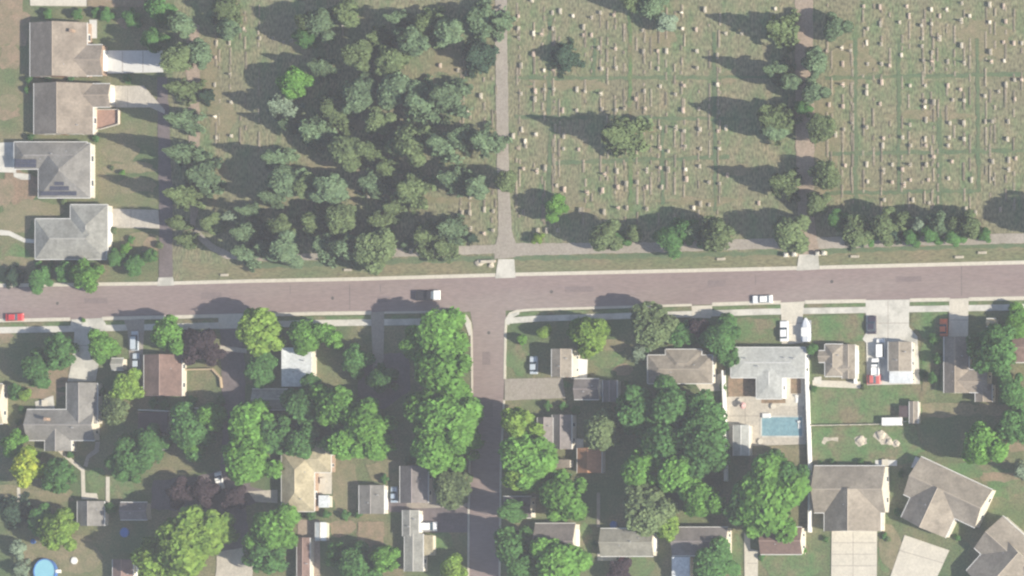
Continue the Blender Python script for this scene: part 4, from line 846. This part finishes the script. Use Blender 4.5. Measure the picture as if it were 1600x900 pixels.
SOUTH = [(60,437,22,6,'D'),(133,432,24,7,'B'),(196,388,9,3,'B'),(180,404,15,4.5,'D'),(208,414,16,4.5,'D'),(232,400,12,4,'D'),(100,425,16,5,'D'),(20,432,18,5,'K'),
 (90,548,27,8,'D'),(57,576,30,9,'D'),(160,543,28,8,'B'),(262,523,33,10,'B'),(402,518,36,11,'Y'),(195,604,25,7,'Y'),(478,524,33,9,'B'),(520,528,17,7,'B'),(405,578,27,7,'D'),(180,640,22,6,'O'),(130,500,4,1,'B'),
 (295,672,40,11,'D'),(330,650,24,9,'B'),(392,665,40,13,'B'),(385,715,46,13,'B'),(430,680,30,11,'D'),(205,715,38,11,'D'),(235,690,24,9,'D'),(40,730,30,9,'L'),(22,694,22,7,'B'),(88,742,27,7,'D'),(92,828,34,9,'Y'),(60,812,24,6,'D'),(20,800,28,7,'K'),
 (280,850,66,15,'Y'),(240,872,34,12,'Y'),(330,830,30,12,'Y'),(425,828,42,12,'B'),(410,870,30,10,'D'),(555,562,24,7,'D'),(595,592,24,7,'D'),(480,632,38,12,'D'),(528,636,42,13,'B'),(572,662,38,13,'B'),(470,690,28,10,'D'),(540,694,32,12,'B'),(590,700,22,10,'B'),
 (686,528,46,12,'B'),(650,540,26,9,'B'),(690,585,46,16,'B'),(662,640,36,14,'B'),(700,650,46,16,'B'),(682,700,40,14,'B'),(725,690,24,11,'B'),(704,762,33,8,'O'),(556,882,34,9,'D'),(600,872,24,9,'B'),(705,888,22,6,'Y'),(525,866,18,7,'D'),
 (27,856,15,5,'S'),(28,890,16,5,'S'),(22,612,13,3,'D'),(38,618,12,3,'Y'),(172,795,10,3,'D'),(300,690,20,8,'B'),(308,540,31,7,'P'),(330,552,20,6,'P'),(272,770,28,6,'P'),(318,768,26,6,'P'),(366,778,20,6,'P'),
 (850,520,12,4,'Y'),(815,530,8,3,'B'),(922,523,30,9,'Y'),(905,515,20,7,'B'),(1018,510,34,9,'O'),(995,552,15,5,'S'),(1125,530,36,8,'D'),(1090,512,16,6,'P'),(1064,520,22,6,'D'),(1142,555,16,5,'D'),
 (810,662,27,14,'Y'),(822,715,42,16,'B'),(815,745,28,14,'Y'),(878,775,40,13,'B'),(940,670,32,9,'O'),(1000,645,38,11,'D'),(1050,635,40,12,'D'),(1105,650,34,10,'D'),(1040,690,44,13,'D'),(1100,695,44,13,'D'),(1002,735,36,12,'B'),(1060,740,38,12,'B'),(1010,798,40,12,'O'),(1095,780,34,11,'B'),
 (1200,778,58,13,'B'),(1165,790,32,11,'D'),(1225,745,32,10,'D'),(1210,715,14,5,'D'),(1112,886,38,9,'D'),(802,858,34,14,'D'),(875,882,42,13,'B'),(968,892,20,4,'P'),(1558,548,36,10,'D'),(1528,545,20,8,'D'),(1580,612,26,7,'D'),(1535,695,38,11,'B'),(1585,665,28,8,'D'),(1592,736,13,5,'S'),(1592,500,24,4,'B'),(1268,545,8,4,'D'),(1040,820,22,8,'Y'),(798,800,16,13,'D'),(816,888,24,13,'D')]
for x, y, r, h, k in SOUTH:
    h *= 1.14 if x < 1500 else 1.25
    sz = 'huge ' if r > 50 else 'big ' if r > 34 else 'small ' if r < 18 else ''
    tree(x, y, r, h, k, uniq(sz + LOOK[k], x, y), 'garden trees on the house plots')
SHRUBS = [(1300,722,5,1.4,'D'),(1345,722,6,1.6,'D'),(1283,725,5,1.4,'K'),(1408,740,6,1.6,'D'),(1402,800,6,1.6,'D'),(1382,838,5,1.2,'D'),(1290,842,5,1.2,'D'),(1388,842,5,1,'O'),(1500,762,6,1.6,'O'),(1530,762,6,1.6,'D'),(1496,840,5,1.4,'D'),(1545,840,6,1.5,'D'),
 (1255,862,6,1.6,'B'),(1250,845,5,1.4,'D'),(1190,870,6,1.4,'D'),(1030,830,5,1.3,'D'),(930,850,5,1.4,'D'),(908,860,5,1.3,'O'),(1010,548,6,1.6,'D'),(1035,540,6,1.6,'O'),(1130,605,6,2,'D'),(1272,608,5,1.2,'D'),(1350,606,5,1.2,'O'),(1442,585,6,1.6,'D'),(1465,560,8,3.5,'K'),(1461,530,9,4,'K'),(1458,590,8,3.5,'K'),
 (980,600,6,1.6,'D'),(900,640,7,2,'D'),(880,636,7,2,'D'),(855,634,7,2.2,'K'),(600,748,7,2,'D'),(640,720,8,2.2,'D'),(665,722,8,2.2,'D'),(540,806,8,2.2,'D'),(510,804,7,2,'D'),(485,804,8,2.2,'K'),(560,804,6,1.8,'D'),(345,625,7,2,'D'),(300,626,8,2.2,'D'),(240,630,8,2,'K'),(256,632,8,2,'D'),
 (160,612,6,2,'D'),(35,640,7,2,'D'),(30,660,6,2,'K'),(60,710,5,1.2,'D'),(110,710,6,1.6,'K'),(45,125,7,2,'D'),(42,140,6,1.8,'K'),(75,124,6,1.4,'D'),(110,124,6,1.4,'D'),(200,122,8,2,'D'),(150,20,8,2.4,'D'),(120,22,9,3,'K'),(75,22,8,2.4,'D'),(48,215,7,2,'D'),(150,216,6,1.5,'D'),(100,314,6,1.4,'O'),(192,270,5,1.6,'B'),(175,262,4,1,'O'),(205,375,6,1.6,'D'),(178,360,6,1.4,'O'),(60,415,7,2,'K'),(80,413,6,1.6,'D'),(250,383,6,1.8,'O')]
for x, y, r, h, k in SHRUBS:
    o_name = uniq({'D': 'low deep green shrub', 'K': 'dark evergreen shrub', 'O': 'small olive shrub', 'B': 'small bright green shrub'}[k], x, y); p = at(x, y, h * .5); rm = r * .168
    rt = empty('garden_shrub', (p.x, p.y, 0), o_name, 'shrub', 'garden shrubs', random.uniform(0, 6.28), (rm, rm, h)); link_mesh('foliage', random.choice(CROWN['D' if k == 'K' else k]), rt); link_mesh('stem', random.choice(TR_B), rt)
CEM = [(268,92,22,11,'O'),(250,18,20,9,'D'),(275,40,20,9,'G'),(276,140,20,12,'O'),(276,188,22,12,'G'),(277,240,22,13,'C'),(312,275,24,12,'C'),(275,305,22,12,'O'),(270,350,16,10,'O'),(280,375,14,9,'O'),(330,350,14,10,'O'),(238,60,14,9,'D'),(205,28,14,4,'D'),(165,24,10,3,'D'),
 (312,85,20,9,'G'),(350,15,22,8,'O'),(320,150,10,6,'K'),(358,45,16,7,'G'),(480,36,17,10,'O'),(478,56,14,9,'D'),(500,35,24,10,'G'),(460,128,21,9,'B'),(500,104,17,11,'C'),(432,165,22,11,'S'),(560,85,20,12,'O'),(622,30,13,14,'C'),(645,64,24,11,'G'),(668,40,24,10,'O'),(612,95,24,9,'O'),(700,50,22,9,'G'),(748,30,26,10,'C'),(784,35,13,9,'G'),(745,88,24,8,'K'),(590,60,20,10,'O'),(540,20,18,9,'O'),
 (620,138,30,9,'G'),(655,160,30,11,'C'),(695,150,30,12,'G'),(560,150,30,10,'G'),(520,172,26,10,'O'),(488,205,30,11,'G'),(452,195,16,10,'C'),(540,235,26,10,'O'),(576,236,20,9,'O'),(640,222,28,11,'O'),(690,225,26,13,'C'),(718,215,18,11,'G'),(756,222,22,12,'C'),(590,190,20,8,'O'),
 (430,248,22,12,'C'),(446,285,28,12,'G'),(424,308,16,12,'C'),(480,292,18,10,'O'),(516,296,23,11,'G'),(580,285,20,11,'C'),(640,296,26,11,'O'),(706,280,22,13,'C'),(745,290,17,10,'G'),(790,285,13,8,'O'),(602,262,16,8,'O'),(388,330,12,13,'C'),(383,365,17,13,'C'),(384,396,19,13,'C'),(352,340,10,6,'S'),
 (438,355,20,9,'O'),(488,345,22,9,'O'),(530,342,22,9,'O'),(590,345,22,9,'O'),(416,388,16,10,'C'),(444,390,24,11,'G'),(508,384,22,11,'C'),(537,388,17,11,'G'),(584,388,26,10,'O'),(665,372,26,10,'O'),(704,358,22,12,'C'),(692,385,18,8,'O'),(634,383,10,4,'G'),(612,325,15,8,'O'),(556,408,10,4,'G'),(736,372,8,3,'K')]
CEMX = [(868,325,18,8,'B'),(968,212,28,18,'Q'),(1018,12,22,9,'G'),(1042,35,16,7,'S'),(990,5,16,9,'O'),(879,88,25,6,'K'),(945,370,26,11,'O'),(990,366,12,8,'O'),(1048,372,26,10,'D'),(1090,362,13,9,'G'),(1120,366,23,12,'O'),(1234,364,26,12,'O'),(840,372,9,3,'Y'),
 (1222,46,22,14,'Q'),(1215,112,18,14,'C'),(1240,128,13,11,'G'),(1214,190,24,16,'Q'),(1226,285,20,14,'Q'),(1203,180,14,12,'O'),(1212,205,14,11,'G'),(1302,42,20,8,'G'),(1270,98,20,9,'G'),(1268,143,17,8,'G'),(1278,198,18,7,'O'),(1286,272,20,8,'O'),(1272,318,16,7,'O'),(1250,168,12,6,'D'),
 (1340,362,22,10,'O'),(1382,352,24,11,'O'),(1412,344,15,9,'O'),(1440,352,12,9,'S'),(1470,350,19,9,'G'),(1514,354,20,8,'O'),(1640,345,26,11,'O'),(1490,370,14,6,'D'),(1308,345,14,8,'D'),(1072,360,20,9,'D'),(1360,368,14,7,'D'),(1400,364,15,8,'K'),(1456,362,15,8,'D'),(1330,374,12,6,'K'),(968,374,14,7,'D'),(1105,375,14,7,'D'),(1492,350,15,8,'O'),(1538,368,10,5,'D'),(1425,368,14,6,'D')]
CEM = [(x, y, r, h * 1.12, 'Q' if k == 'O' and i % 2 else ('C' if k == 'G' and i % 3 == 1 else k)) for i, (x, y, r, h, k) in enumerate(CEM)]
def rows(lst, where):
    lst = sorted(lst, key=lambda t: t[1]); out = []
    for t in lst:
        if out and t[1] - out[-1][0][1] < 34: out[-1].append(t)
        else: out.append([t])
    for ri, rw in enumerate(out[::-1]):
        rw.sort(key=lambda t: t[0])
        for i, t in enumerate(rw):
            tree(*t, f'{LOOK[t[4]]}, {ORD[i]} from west in {ORD[ri]} row north of the road, {where}', 'cemetery trees')
rows(CEM, 'west cemetery'); rows(CEMX, 'east cemetery')

# ------------------------------------------------------------------ haze
c = MB(); c.box(-640, -640, -1, 800, 640, CAMP.z + 40)
hz = MB(); hz.box(-640, -640, -1, 760, 640, CAMP.z + 40); o = hz.build('haze', M_white); tag(o, 'thin pale summer haze filling the air', 'haze', None, 'stuff')
hm = bpy.data.materials.new('haze_air'); hm.use_nodes = True; n = hm.node_tree.nodes; n.clear()
mo = n.new('ShaderNodeOutputMaterial'); pv = n.new('ShaderNodeVolumePrincipled'); hm.node_tree.links.new(pv.outputs[0], mo.inputs['Volume'])
pv.inputs['Color'].default_value = (.83, .85, .96, 1); pv.inputs['Density'].default_value = 0.000086; pv.inputs['Anisotropy'].default_value = 0.0
o.data.materials.clear(); o.data.materials.append(hm)
